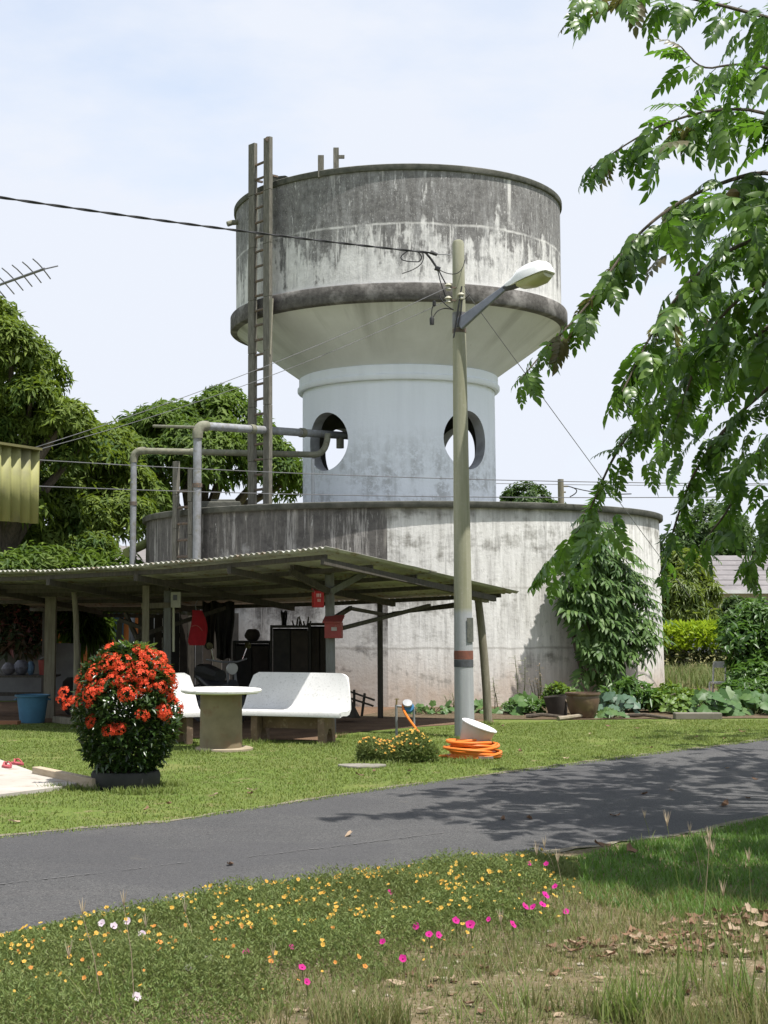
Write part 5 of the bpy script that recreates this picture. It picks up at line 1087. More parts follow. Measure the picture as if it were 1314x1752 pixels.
# ------------------------------------------------------------------ hedge, house, far pole, rubble on the field
hg = AT(1190, 1112, 44); hedge = thing('hedge', 'clipped yellow green hedge in front of the grey roofed house', 'hedge', (hg.x, 44, 0))
ht = AT(1190, 1074, 44).z; nb = 9000; x = AT(1095, 1080, 44).x+rng.random(nb)*(AT(1400, 1080, 44).x-AT(1095, 1080, 44).x); y = 43.6+rng.random(nb)*1.6; zz = rng.random(nb)**.6*ht
sh = rng.random(nb); y = np.where(sh < .5, 43.6+.12*rng.normal(size=nb), y); zz = np.where(sh >= .5, ht+.06*rng.normal(size=nb), zz)
HEDG = leaf_mat('golden hedge leaves', [(0.15, 0.26, 0.012), (0.22, 0.33, 0.016), (0.3, 0.38, 0.025)], .5, .35, (0.4, 0.52, 0.03), .2)
V, T = leaf_geo(np.stack([x, y, zz], 1), nrm(unit_rand(nb)+[0, -.3, .6]), unit_rand(nb)+[0, 0, .6], .16, .09)
top_ = zz > ht*.5  # upper leaves coloured brighter, lower ones darker, imitating a sunlit top
for nm, sel, mt in (('sunlit_top_leaves', top_, HEDG), ('shaded_low_leaves', ~top_, leaf_mat('dark hedge leaves', [(0.03, 0.045, 0.01), (0.05, 0.06, 0.014)], .5, .2))):
    V, T = leaf_geo(np.stack([x, y, zz], 1)[sel], nrm(unit_rand(sel.sum())+[0, -.3, .6]), unit_rand(sel.sum())+[0, 0, .6], .17, .09)
    link_mesh(nm, fast_mesh(nm, V-np.array(ORI[hedge]), T), mt, hedge)
hx0, hx1 = AT(1205, 1050, 62).x, AT(1420, 1050, 62).x; ze = AT(1250, 1009, 62).z; zr = AT(1250, 952, 66).z
house = thing('grey_roof_house', 'low house with grey roof and louvred window beyond the hedge', 'house', ((hx0+hx1)/2, 65, 0))
HW = pm('grey white house wall', (0.46, 0.45, 0.45), (0.38, 0.37, 0.37), 2, .9, .2)
MB().box(((hx0+hx1)/2, 65.5, ze/2), (hx1-hx0, 6, ze)).build('wall', HW, house)
RF = pm('grey roof tiles', (0.2, 0.185, 0.185), (0.15, 0.14, 0.14), 1.5, .9, .3, c3=(0.24, 0.22, 0.22), s3=3)
for k in range(7):
    f0, f1 = k/7, (k+1)/7+.02; ya, yb2 = 62-.5+4.2*f0, 62-.5+4.2*f1; za, zb = ze-.05+(zr-ze+.05)*f0+.03, ze-.05+(zr-ze+.05)*f1
    MB().prism([(hx0-.5, ya, za), (hx0-.5, yb2, zb), (hx0-.5, yb2, zb-.06), (hx0-.5, ya, za-.06)], (hx1-hx0+1, 0, 0)).build('tile_course', RF, house)
MB().prism([(hx0-.5, 65.7, zr), (hx0-.5, 69.6, ze), (hx0-.5, 69.6, ze-.06), (hx0-.5, 65.7, zr-.08)], (hx1-hx0+1, 0, 0)).build('rear_roof', RF, house)
MB().box(((hx0+hx1)/2, 61.42, ze-.09), (hx1-hx0+1, .06, .14)).build('fascia', pm('white fascia', (0.6, 0.6, 0.6), (0.5, 0.5, 0.5), 3, .8), house)
for pxa, pxb in ((1208, 1228), (1292, 1318)):
    a, b_ = AT(pxa, 1028, 62.4), AT(pxb, 1071, 62.4); fr = MB()
    fr.box(((a.x+b_.x)/2, 62.47, (a.z+b_.z)/2), (b_.x-a.x, .02, a.z-b_.z)); w = fr.build('window', pm('blue window glass', (0.05, 0.09, 0.15), (0.07, 0.11, 0.17), 2, .15, 0, spec=.6), house)
    for k in range(5): MB().box(((a.x+b_.x)/2, 62.42, b_.z+(a.z-b_.z)*(k+.6)/5.2), (b_.x-a.x, .08, .05)).build('louvre', HW, w)
ub = AT(960, 862, 56); upole = thing('utility_pole', 'weathered utility pole top showing over the ground tank rim', 'utility pole', (ub.x, 56, 0))
MB().tube([(ub.x, 56, 0), (ub.x, 56, AT(960, 820, 56).z)], [.15, .11], 10).build('post', TIMB, upole, smooth=True)
for k, (px, py) in enumerate(((972, 832), (968, 842))): MB().tube([(ub.x, 56, AT(px, py, 56).z), AT(px, py, 56)], .03, 6).build('crossarm', TIMB, upole)
m = MB(); m.tube(arc(AT(972, 832, 56), AT(1000, 838, 56), AT(975, 850, 56), 8), .02, 6); m.tube(sag(AT(972, 832, 56), AT(1080, 845, 52), .1, 8), .018, 6); m.build('wiring', BLK, upole)
c_ = AT(1168, 1128, 36); o = MB().lathe([(0, 0), (.16, 0), (.2, .18), (.12, .3), (0, .32)], (c_.x, 40.5, .1), 12).build('red_pot', pm('salmon clay', (0.5, 0.17, 0.11), (0.4, 0.13, 0.09), 6, .8), origin=(c_.x, 40.5, 0), smooth=True); tag(o, 'salmon red clay pot in the rough grass before the hedge', 'pot')
c_ = G(1222, 1190); ch = thing('garden_chair', 'old white metal chair frame among the plants of the bed', 'chair', (c_.x, 29, 0)); cx_ = AT(1228, 1140, 29)
for px in (1219, 1240): MB().tube([AT(px, 1190, 29), AT(px+1, 1162, 29), AT(px+2, 1136, 29)], .018, 6).build('back_leg', WPAINT, ch)
MB().box(AT(1230, 1137, 29), (.22, .03, .12)).build('backrest', WPAINT, ch, bevel=.01)
MB().box(AT(1234, 1168, 28.8), (.36, .3, .03)).build('seat', WPAINT, ch)
for px in (1214, 1252): MB().tube([AT(px, 1168, 28.6), AT(px, 1205, 28.6)], .016, 6).build('front_leg', WPAINT, ch)

# house and plants seen through the left of the shelter
oh = AT(150, 1100, 38); oho = thing('orange_house', 'orange walled house glimpsed behind the shelter left', 'house', (oh.x-2, 41, 0))
OW = pm('orange wall paint', (0.55, 0.17, 0.06), (0.45, 0.14, 0.05), 1.5, .9, .1)
MB().box((oh.x-2.6, 41, 1.35), (9, 4, 2.7)).build('wall', OW, oho)
MB().prism([(oh.x-7.6, 38.4, 2.6), (oh.x-7.6, 41, 3.5), (oh.x-7.6, 43.6, 2.6)], (10, 0, 0)).build('roof', RF, oho)
MB().box((oh.x+.4, 38.97, 1.5), (.8, .06, 1.0)).build('window', pm('blue window glass', None), oho)
gw = AT(60, 1125, 29); tag(MB().box((gw.x, 29.5, .55), (1.6, .12, 1.1)).build('low_wall', pm('grey render', (0.17, 0.17, 0.165), (0.11, 0.11, 0.105), 2, .9), origin=(gw.x, 29.5, 0)), 'low grey wall panel behind the work table', 'wall')
MIXL = leaf_mat('pink tipped leaves', [(0.015, 0.03, 0.01), (0.03, 0.045, 0.015), (0.025, 0.04, 0.012), (0.2, 0.05, 0.05), (0.03, 0.04, 0.014)], .5, .2, (0.1, 0.08, 0.04), .3)
tree('ornamental_shrub', 'dark shrub with pink and cream leaves behind the shelter left', [LB(10, 1065, 29.5, 50), LB(45, 1040, 30, 36), LB(30, 1110, 29, 40), LB(75, 1075, 30, 26)], MIXL, 420, 8, .2, .06, .4, (-5.4, 30, .05), 'shrub', gap=.5)
tree('ornamental_shrub', 'grassy drooping shrub before the orange wall', [LB(140, 1046, 31, 18), LB(150, 1060, 31, 13)], MANGO2, 130, 14, .5, .03, 1.0, (-3.8, 31.5, .05), 'shrub', gap=.7)

# ------------------------------------------------------------------ climber on the tank wall
def pinnate(name, mat, L, pairs, ll, lw, droop, spread, seed):
    """one compound leaf along +X, hanging towards -Z"""
    g = np.random.default_rng(seed); P, D, Nn, LL, WW = [], [], [], [], []; ax = []
    for i in range(pairs*2+1):
        f = i/(pairs*2); ax.append(Vector((L*f, 0, -droop*L*f*f)))
    for k in range(pairs):
        f = (k+1.0)/(pairs+.6); c = Vector((L*f, 0, -droop*L*f*f)); sz = (math.sin(math.pi*(.2+.68*f)))**.6
        for s_ in (-1, 1):
            d = Vector((.45+.25*f, s_*spread, -.35-droop*.6*f)); P.append(c); D.append(tuple(d+Vector(g.normal(size=3)*.12))); Nn.append((0.1, -s_*.35*1, 1)); LL.append(ll*sz*g.uniform(.85, 1.12)); WW.append(lw*sz)
    P.append(ax[-1]); D.append((1, 0, -droop*1.6)); Nn.append((.3, 0, 1)); LL.append(ll*.9); WW.append(lw*.9)
    V, T = leaf_geo(np.array([tuple(p) for p in P]), np.array(D), np.array(Nn), np.array(LL), np.array(WW), True, .1, .25)
    m = MB().tube(ax, [L*.012]*len(ax), 4, False); tv_ = np.array([tuple(v) for v in m.v]); tf = []
    for q in m.f: tf += [(q[0], q[1], q[2]), (q[0], q[2], q[3])]
    V, T = join_geo([(V, T), (tv_, np.array(tf))]); me = fast_mesh(name, V, T); me.materials.append(mat); return me
def mat_from(xdir, up, loc, sc):
    x = Vector(xdir).normalized(); z = (Vector(up)-x*Vector(up).dot(x)).normalized(); y = z.cross(x)
    return Matrix.Translation(loc) @ Matrix((x, y, z)).transposed().to_4x4() @ Matrix.Scale(sc, 4)
def hang(mesh, name, parent, loc, xdir, up, sc):
    o = bpy.data.objects.new(name, mesh); COL.objects.link(o); o.parent = parent; o.matrix_local = mat_from(xdir, up, Vector(loc)-ORI[parent], sc); return o
VINE = leaf_mat('climber leaves', [(0.018, 0.045, 0.012), (0.032, 0.075, 0.018), (0.06, 0.12, 0.026), (0.11, 0.18, 0.04)], .5, .2, (0.13, 0.27, 0.03), .25)
vb = wall_pt(1020, 5.6, 0); vine = thing('climbing_plant', 'climbing plant with big split leaves covering the tank wall at the right', 'climber', vb)
vm = [pinnate('leaf', VINE, .46+.06*s_, 6, .26, .085, .4, .8, 40+s_) for s_ in range(4)]
m = MB()
for pts in (((1010, 1165), (1005, 1090), (1015, 1010), (1020, 930), (1000, 880)), ((1040, 1165), (1050, 1100), (1045, 1030), (1060, 990)), ((1000, 1165), (985, 1110), (975, 1050), (960, 1000)), ((1055, 1165), (1060, 1120), (1075, 1060), (1085, 1020))):
    m.tube(smoothp([wall_pt(x, 5.68, max(0, AT(x, y, vb.y-.1).z)) for x, y in pts], 2), .04, 6)
m.build('stems', pm('vine bark', (0.12, 0.1, 0.075), (0.07, 0.06, 0.045), 8, .9), vine, smooth=True)
vpoly = [(985, 900), (1030, 885), (1062, 945), (1085, 985), (1105, 1040), (1105, 1075), (1070, 1110), (1040, 1150), (1000, 1155), (985, 1110), (995, 1060), (955, 1055), (955, 1010), (965, 960)]
for (px, py) in sample_poly(vpoly, 330):
    q = wall_pt(px, 5.62+.45*random.random()**.7, 2); q.z = AT(px, py, q.y).z
    if q.z < .3: continue
    rad_ = Vector((q.x-TX, q.y-TY, 0)).normalized(); tn = Vector((-rad_.y, rad_.x, 0))
    hang(random.choice(vm), 'leaf', vine, q, rad_*.8+tn*random.uniform(-1, 1.)+Vector((0, 0, random.uniform(-.55, .25))), rad_*.6+Vector((0, 0, 1)), random.uniform(.65, 1.0))

LIME = leaf_mat('lime leaves', [(0.09, 0.16, 0.02), (0.13, 0.21, 0.03), (0.07, 0.13, 0.02)], .45, .3, (0.25, 0.36, 0.04), .35)
tree('bed_shrub', 'rounded leafy shrub just right of the glazed jar', [LB(1075, 1190, 26.0, 34), LB(1050, 1200, 25.8, 24), LB(1105, 1200, 26, 26)], BUSH, 620, 7, .13, .045, .35, (6.0, 26.2, .03), 'shrub', gap=.6)
tree('bed_shrub', 'bright low greenery before the right edge of the ground tank', [LB(1150, 1198, 26.5, 24), LB(1120, 1205, 26, 20), LB(1185, 1205, 26.5, 22), LB(1165, 1215, 25.6, 18)], LIME, 620, 7, .12, .05, .3, (6.9, 26.6, .03), 'shrub', gap=.6)
tree('bed_shrub', 'small bright leafy plant filling the dark split pot', [LB(955, 1188, 25.5, 17), LB(968, 1192, 25.5, 12), LB(944, 1196, 25.5, 12)], LIME, 240, 7, .09, .035, .3, (4.65, 25.5, .02), 'shrub', gap=.7)
tree('bed_shrub', 'dark leafy shrub under the right bush behind the heart shaped leaves', [LB(1270, 1195, 26.5, 30), LB(1310, 1195, 26.5, 32), LB(1240, 1205, 26, 20)], BUSH, 560, 7, .13, .05, .35, (8.2, 26.8, .03), 'shrub', gap=.6)
tree('bed_shrub', 'thin scrubby growth along the foot of the tank left of the pots', [LB(900, 1214, 25.4, 14), LB(870, 1216, 25.4, 12), LB(925, 1214, 25.4, 13), LB(760, 1218, 25.0, 9), LB(720, 1220, 25.0, 9), LB(690, 1220, 25, 8)], BUSH, 420, 6, .09, .03, .3, (4.2, 25.5, .02), 'shrub', gap=.6, limbs=False)
# ------------------------------------------------------------------ planting bed: jars, broad leaves, weeds, border
jc = G(998, 1229); jc = Vector((jc.x, jc.y, 0)); jar = thing('clay_jar', 'wide brown glazed jar standing in the planting bed', 'jar', jc)
GLZ = pm('brown glazed clay', (0.13, 0.08, 0.05), (0.09, 0.06, 0.04), 5, .35, .2, .004, .5, c3=(0.2, 0.14, 0.08), s3=5)
MB().lathe([(0, 0), (.17, 0), (.235, .14), (.265, .3), (.26, .36), (.285, .385), (.285, .41), (.25, .41), (.24, .36), (.22, .32), (0, .33)], jc, 32).build('body', GLZ, jar, smooth=True)
jc2 = G(955, 1225); jc2 = Vector((jc2.x, jc2.y, 0)); j2 = thing('flower_pot', 'dark split pot leaning beside the brown glazed jar', 'pot', jc2)
MB().lathe([(0, 0), (.15, 0), (.19, .25), (.2, .33), (.18, .33), (.17, .26), (0, .26)], jc2, 20, Matrix.Rotation(R(-6), 3, 'Y')).build('body', pm('sooty clay', (0.06, 0.05, 0.042), (0.04, 0.035, 0.03), 6, .85), j2, smooth=True)
m = MB()
for k in range(6):
    a = jc2+Vector((.1+.03*k, -.12, .28-.02*k)); m.tube([a, a+Vector((.06, -.1, -.12)), a+Vector((.1+.02*k, -.12, -.27))], .012, 5)
m.build('dry_roots', pm('dry roots', (0.3, 0.24, 0.17), (0.2, 0.16, 0.11), 8, .9), j2)
BROAD = leaf_mat('broad bed leaves', [(0.035, 0.085, 0.03), (0.05, 0.115, 0.035), (0.085, 0.15, 0.035)], .45, .25, (0.14, 0.26, 0.04), .35)
BLUEG = leaf_mat('blue green leaves', [(0.06, 0.11, 0.075), (0.09, 0.15, 0.1), (0.05, 0.1, 0.055)], .5, .2, (0.14, 0.22, 0.1), .35)
def broad_leaf(name, mat, r, seed, notch=.5):
    g = random.Random(seed); m = MB(); K = 14; vs = [(0, 0, 0)]
    for k in range(K):
        t = 2*math.pi*k/K; rr_ = r*(1-notch*math.exp(-((abs(t-math.pi))/.35)**2))*(1+.16*math.cos(5*t)+g.uniform(-.04, .04)); vs.append((rr_*math.cos(t)+r*.35, rr_*.92*math.sin(t), -.28*r*(abs(math.sin(t)))**1.5-.25*r*max(0, math.cos(t))+g.uniform(-.02, .02)*r))
    m.add(vs, [(0, 1+k, 1+(k+1) % K) for k in range(K)]); me = m.mesh(name, smooth=True); me.materials.append(mat); return me
STEM = pm('green stem', None)
def bed_plant(name, label, cat, px, py, wpx, hpx, kind, n, r, group=None):
    c = G(px, py); Y = c.y; c = Vector((c.x, Y, 0)); w = wpx*Y/F/2; hh = hpx*Y/F; root = thing(name, label, cat, c, group)
    ms = [broad_leaf('leaf', kind, r, s_, random.choice((.35, .6))) for s_ in range(3)]; st = MB()
    for k in range(n):
        t = random.uniform(0, 6.28); q = random.random()**.6; x, y = w*q*math.cos(t), min(w, .5)*q*math.sin(t); z = hh*(.25+.75*random.random())*math.sqrt(max(.15, 1-.75*q*q))
        p = c+Vector((x, y, z)); sl_ = random.uniform(.6, 1.15)
        hang(ms[k % 3], 'leaf', root, p, (x+random.uniform(-.15, .15), y-.25+random.uniform(-.15, .15), -.1-.25*random.random()), (random.uniform(-.4, .4), -.55+random.uniform(-.4, .4), 1), sl_)
        st.tube([c+Vector((x*.3, y*.3, 0)), c+Vector((x*.7, y*.7, z*.6)), p], .006, 4, False)
    st.build('stems', STEM, root); return root
bp = [('broad_leaf_plant', 'spreading broad leaf plant at the foot of the tank by the pots', 890, 1222, 70, 40, BROAD, 26, .11), ('broad_leaf_plant', 'small leafy seedling clump behind the leaning shelter post', 800, 1219, 90, 26, BROAD, 24, .08),
      ('pot_plant', 'broad leaves sprouting out of the brown glazed jar', 1012, 1190, 62, 36, BROAD, 26, .1),
      ('cabbage_plant', 'blue green cabbage clump right of the jar', 1050, 1224, 80, 38, BLUEG, 36, .11),
      ('cabbage_plant', 'blue green cabbage row in front of the tank right edge', 1130, 1214, 90, 34, BLUEG, 34, .12), ('lime_plant', 'low lime green plant in the middle of the bed', 1165, 1222, 76, 34, LIME, 60, .06),
      ('broad_leaf_plant', 'broad heart shaped leaves by the grey kerb slab', 1222, 1224, 74, 50, BROAD, 40, .12), ('broad_leaf_plant', 'trailing broad leaves at the right end of the bed', 1290, 1222, 90, 46, BROAD, 42, .12),
      ('broad_leaf_plant', 'dark leaf mass in front of the jar foot', 1040, 1229, 60, 20, BROAD, 20, .08), ('lime_plant', 'pale green weeds beyond the bed near the tank edge', 1165, 1196, 110, 26, LIME, 60, .07),
      ('broad_leaf_plant', 'thin leafy weeds under the shelter edge by the meter', 735, 1222, 70, 24, BROAD, 22, .06)]
for a in bp: bed_plant(a[0], a[1], 'plant', *a[2:])
def weed(label, px, py, hpx, n, mat, L):
    c = G(px, py); c = Vector((c.x, c.y, 0)); h_ = hpx*c.y/F; root = thing('tall_weed', label, 'weed', c); m = MB(); P, D = [], []
    for k in range(n):
        a = c+Vector((random.uniform(-.12, .12), random.uniform(-.1, .1), 0)); b_ = a+Vector((random.uniform(-.1, .1), random.uniform(-.1, .1), h_*random.uniform(.6, 1))); m.tube([a, a.lerp(b_, .5)+Vector((.02, 0, 0)), b_], [.009, .007, .004], 5)
        for j in range(16):
            P.append(tuple(a.lerp(b_, .25+.75*j/15))); t = j*2.4; D.append((math.cos(t), math.sin(t), .35))
    m.build('stems', STEM, root); V, T = leaf_geo(np.array(P), np.array(D), np.tile([0, 0, 1.], (len(P), 1)), L*(.6+.6*rng.random(len(P))), L*.22, True, .1, .35)
    link_mesh('leaves', fast_mesh('leaves', V-np.array(c), T), mat, root)
PALEW = leaf_mat('pale weed leaves', [(0.14, 0.17, 0.08), (0.19, 0.2, 0.1), (0.11, 0.13, 0.05)], .55, .25); DRYW = leaf_mat('dry weed leaves', [(0.26, 0.2, 0.11), (0.2, 0.16, 0.09), (0.3, 0.22, 0.13)], .8, .2)
weed('tallest pale weed against the tank wall', 894, 1216, 100, 2, PALEW, .17); weed('shorter pale weed left of the tallest one', 858, 1216, 58, 2, PALEW, .14)
weed('brown dried weed clump beside the dark pot', 925, 1214, 78, 7, DRYW, .1); weed('lone slim weed near the meter pipes', 770, 1214, 30, 3, PALEW, .1)
kb = G(1195, 1231); tag(MB().box((kb.x, kb.y+.05, .05), (.75, .16, .11)).build('kerb_slab', pm('mossy kerb', (0.2, 0.18, 0.15), (0.14, 0.13, 0.1), 4, .95), origin=kb, bevel=.015), 'grey kerb slab edging the bed beneath the lime plant', 'kerb')
for i, (pa, pb_, lb_) in enumerate((((900, 1229), (975, 1231), 'grey branch lying left along the bed edge'), ((955, 1233), (1075, 1226), 'long pale branch lying below the glazed jar'), ((1075, 1228), (1150, 1233), 'dark branch lying at the bed edge before the cabbages'))):
    a, b_ = G(*pa), G(*pb_); tag(MB().tube([a+Vector((0, 0, .03)), a.lerp(b_, .4)+Vector((0, .06, .06)), b_+Vector((0, 0, .03))], [.035, .03, .02], 7).build('branch', BARK if i != 1 else pm('pale branch', (0.28, 0.24, 0.18), (0.2, 0.17, 0.12), 8, .9), origin=a, smooth=True), lb_, 'branch')
m = MB()
for (x0, y0), (x1, y1) in (((600, 1185), (640, 1199)), ((602, 1196), (638, 1207)), ((606, 1185), (606, 1200)), ((622, 1186), (618, 1206))): m.bar(AT(x0, y0, 24.0), AT(x1, y1, 24.0), .04, .03)
wr = thing('wooden_rack', 'small dark wooden rack lying behind the bench end', 'rack', G(620, 1220)); 
for k, ((x0, y0), (x1, y1)) in enumerate((((598, 1183), (641, 1198)), ((600, 1195), (639, 1208)), ((606, 1180), (606, 1215)), ((624, 1186), (619, 1225)))): MB().bar(AT(x0, y0, 24.0+.03*(k > 1)), AT(x1, y1, 24.0+.03*(k > 1)), .04, .03).build('slat' if k < 2 else 'leg', DARKW, wr)
MB().prism([AT(585, 1190, 23.6), AT(600, 1195, 23.6), AT(617, 1228, 23.6), AT(585, 1228, 23.6)], (0, .3, 0)).build('base_board', DARKW, wr)

# ------------------------------------------------------------------ overhanging tree on the right
OVER = leaf_mat('overhanging leaves', [(0.02, 0.05, 0.012), (0.03, 0.072, 0.014), (0.055, 0.115, 0.018), (0.115, 0.19, 0.03)], .36, .32, (0.17, 0.37, 0.03), .4)
OVERB = leaf_mat('bronze overhanging leaves', [(0.05, 0.07, 0.02), (0.08, 0.09, 0.03), (0.1, 0.08, 0.035)], .4, .3, (0.2, 0.2, 0.05), .4)
tx, ty = 7.1, 12.6
over = thing('overhanging_tree', 'leafy tree on the right with drooping branches across the sky', 'tree', (tx, ty, 0))
om = [pinnate('leaf', OVER, .33, 5, .165, .078, .45, .75, 60+s_) for s_ in range(4)]+[pinnate('leaf', OVERB, .28, 5, .14, .065, .5, .75, 70)]
tr = MB(); tr.tube([(tx, ty, 0), (tx+.05, ty, 1.2), (tx-.05, ty-.05, 2.6), (tx-.2, ty, 4.2)], [.24, .2, .17, .14], 12)
hub = Vector((tx-.2, ty, 4.1))
# branches as photo polylines with their depth
BR = [([(1420, 60), (1314, 30), (1200, 0), (1110, -15), (1010, -8), (975, 25)], (9.4, 9.0), .8, .5),
      ([(1440, 200), (1314, 110), (1250, 110), (1200, 120), (1165, 80)], (10.2, 10.4), .7, .6),
      ([(1440, 260), (1314, 190), (1230, 185), (1150, 205), (1080, 240), (1010, 290)], (10.0, 10.5), 1.0, 1.),
      ([(1440, 330), (1314, 290), (1240, 310), (1160, 345), (1090, 400), (1040, 470), (1000, 530), (940, 590), (890, 650)], (10.6, 9.6), 1.0, 1.),
      ([(1440, 380), (1314, 400), (1240, 430), (1180, 480), (1120, 560), (1080, 640), (1065, 670)], (9.6, 9.2), 1.0, 1.),
      ([(1440, 480), (1314, 560), (1220, 620), (1140, 680), (1075, 740), (1040, 800), (1020, 850), (990, 910), (930, 975)], (9.8, 10.6), 1.0, 1.),
      ([(1440, 560), (1330, 650), (1250, 720), (1190, 800), (1160, 880), (1140, 950), (1128, 985)], (10.4, 10.9), .95, 1.),
      ([(1440, 640), (1330, 740), (1275, 800), (1250, 870), (1200, 930), (1215, 960)], (10.8, 11.2), .9, 1.),
      ([(1440, 700), (1340, 830), (1310, 900), (1285, 960), (1275, 985)], (10.2, 10.4), .9, 1.),
      ([(1450, 420), (1314, 480), (1250, 520), (1200, 590), (1175, 670), (1150, 740)], (9.0, 8.8), 1.0, 1.)]
leaves_in = []
for pl_, (d0, d1), dens, thin in BR:
    d0, d1 = d0*1.24+.4*(pl_[0][1] > 400), d1*1.24+1.0*(pl_[0][1] > 400); w = [AT(x, y, d0+(d1-d0)*i/(len(pl_)-1)) for i, (x, y) in enumerate(pl_)]; w = smoothp([hub.lerp(w[0], .0)]+[w[0]+Vector((.3, 0, .25))]+w, 2)
    n_ = len(w); tr.tube(w, [.042*(1-.95*(i/(n_-1))**.4)+.003 for i in range(n_)], 6)
    start = 6; L_ = sum((a-b_).length for a, b_ in zip(w[start:], w[start+1:])); acc = 0; step = .05/dens
    for i in range(start, n_-1):
        seg = (w[i+1]-w[i]); acc += seg.length; f = i/(n_-1)
        while acc > step:
            acc -= step; p = w[i]+seg*random.random(); sd_ = random.choice((-1, 1)); lat = seg.normalized().cross(Vector((0, 0, 1)))
            d = seg.normalized()*random.uniform(.2, 1.0)+lat*sd_*random.uniform(.2, 1.0)+Vector((0, 0, random.uniform(-.7, .3)))
            off = Vector((random.uniform(-.06, .06), random.uniform(-.1, .1), random.uniform(-.1, .04)))*(1.6-f)
            leaves_in.append((p+off, d, random.uniform(.55, .95)*(1.0-.15*(f > .85))*(.8 if p.z < 4.0 and d1 > 11.8 else 1)))
# twig sprays filling the thick of the crown
for poly, n_, (d0, d1) in (([(1130, 350), (1200, 330), (1330, 300), (1330, 620), (1200, 640), (1090, 720), (1080, 640), (1140, 520)], 130, (9.0, 11.0)), ([(1110, 700), (1220, 610), (1330, 600), (1330, 960), (1270, 960), (1250, 880), (1180, 900), (1150, 800), (1060, 800)], 95, (9.8, 12.2)), ([(1210, 120), (1330, 60), (1330, 260), (1260, 270), (1180, 270), (1100, 270)], 34, (9.4, 10.6)), ([(1240, 0), (1330, 0), (1330, 120), (1290, 120)], 10, (9.2, 10)), ([(1000, 880), (1060, 860), (1040, 960), (950, 990), (925, 975)], 24, (10.3, 10.7))):
    for x, y in sample_poly(poly, n_):
        p = AT(x, y, random.uniform(d0*1.2, d1*1.42)); leaves_in.append((p, Vector((random.uniform(-1, .3), random.uniform(-.8, .8), random.uniform(-.9, .3))), random.uniform(.6, 1.05)*(.78 if y > 640 else 1)))
# off-frame part of the crown (it shades road and verge)
far_leaves = []
while len(far_leaves) < 2600:
    v = Vector((random.gauss(0, 1), random.gauss(0, 1), random.gauss(0, .8))).normalized()*random.uniform(.55, 1)**.6
    lobe_ = random.choice(((tx+.5, ty+.3, 6.0, 3.4), (tx+1.2, ty+4.2, 6.4, 3.6), (4.7, 9.9, 4.9, 1.75))); p = Vector(lobe_[:3])+Vector((v.x, v.y, v.z*.75))*lobe_[3]; far_leaves.append((p, Vector((v.x, v.y, -.3+random.uniform(-.4, .4))), random.uniform(.9, 1.5)))
def pix(p):
    d = p.y*cP+(p.z-EYE)*sP; return CX+F*p.x/d, CY-F*(-p.y*sP+(p.z-EYE)*cP)/d
far_leaves = [q for q in far_leaves if pix(q[0])[0] > 1420 or pix(q[0])[1] < -60]
for k in range(40):
    q = far_leaves[k*31 % len(far_leaves)][0]; tr.tube([hub, hub.lerp(q, .5)+Vector((0, 0, .2)), q], [.05, .03, .006], 5)
tr.build('trunk', BARK, over, smooth=True)
vis = [q for q in leaves_in if -40 < pix(q[0])[0] < 1330 and pix(q[0])[1] > -30]; hid = [q for q in leaves_in if not (-40 < pix(q[0])[0] < 1330 and pix(q[0])[1] > -30)]
random.shuffle(vis); vis.sort(key=lambda q: 0 if pix(q[0])[0] < 1200 else 1)
parts = []
def geo_of(me):
    v = np.empty(len(me.vertices)*3, np.float32); me.vertices.foreach_get('co', v); t_ = np.array([p.vertices[:] for p in me.polygons]); return v.reshape(-1, 3), t_
GEO = [geo_of(x) for x in om]
for i, (p, d, sc) in enumerate(vis+hid+far_leaves):
    k = 4 if (random.random() < .2 and p.z > 3.8) else random.randrange(4); up_ = Vector((random.uniform(-.7, .7), random.uniform(-.9, .4), 1))
    if i < 300 and i < len(vis): hang(om[k], 'leaf', over, p, d, up_, sc)
    else:
        M4 = np.array(mat_from(d, up_, p-ORI[over], sc)); v, t_ = GEO[k]; parts.append((v @ M4[:3, :3].T+M4[:3, 3], t_))
V, T = join_geo(parts); tag(link_mesh('foliage', fast_mesh('foliage', V, T), OVER, over), kind='stuff')
print('overhang leaves', len(vis), len(hid), len(far_leaves))
fr = AT(1254, 335, 12.6); tag(MB().lathe([(0, -.055), (.03, -.05), (.055, -.015), (.058, .02), (.03, .055), (0, .06)], fr, 16).build('fruit', pm('russet fruit skin', (0.2, 0.13, 0.04), (0.13, 0.1, 0.04), 6, .5), over, smooth=True))

# ------------------------------------------------------------------ lawn blades
def blades(P, h, w, lean=.5):
    n = len(P); t = rng.random(n)*6.28; D = nrm(np.stack([np.cos(t)*lean*rng.random(n), np.sin(t)*lean*rng.random(n), np.ones(n)], 1)); Sd = np.stack([np.cos(t+1.7), np.sin(t+1.7), 0*t], 1)
    h = np.broadcast_to(h, (n,))[:, None]*(.5+.8*rng.random((n, 1))); w = np.broadcast_to(w, (n,))[:, None]
    bend = np.stack([np.cos(t), np.sin(t), 0*t], 1)*h*.25
    V = np.stack([P-Sd*w, P+Sd*w, P+D*h*.55+Sd*w*.7, P+D*h*.55-Sd*w*.7, P+D*h+bend], 1).reshape(-1, 3); i = np.arange(n)[:, None]*5
    return V, np.concatenate([i+[0, 1, 2], i+[0, 2, 3], i+[3, 2, 4]])
LAWN = leaf_mat('lawn blades', [(0.095, 0.155, 0.034), (0.13, 0.19, 0.045), (0.185, 0.215, 0.075), (0.155, 0.19, 0.06)], .7, .3, (0.24, 0.3, 0.06), .15)
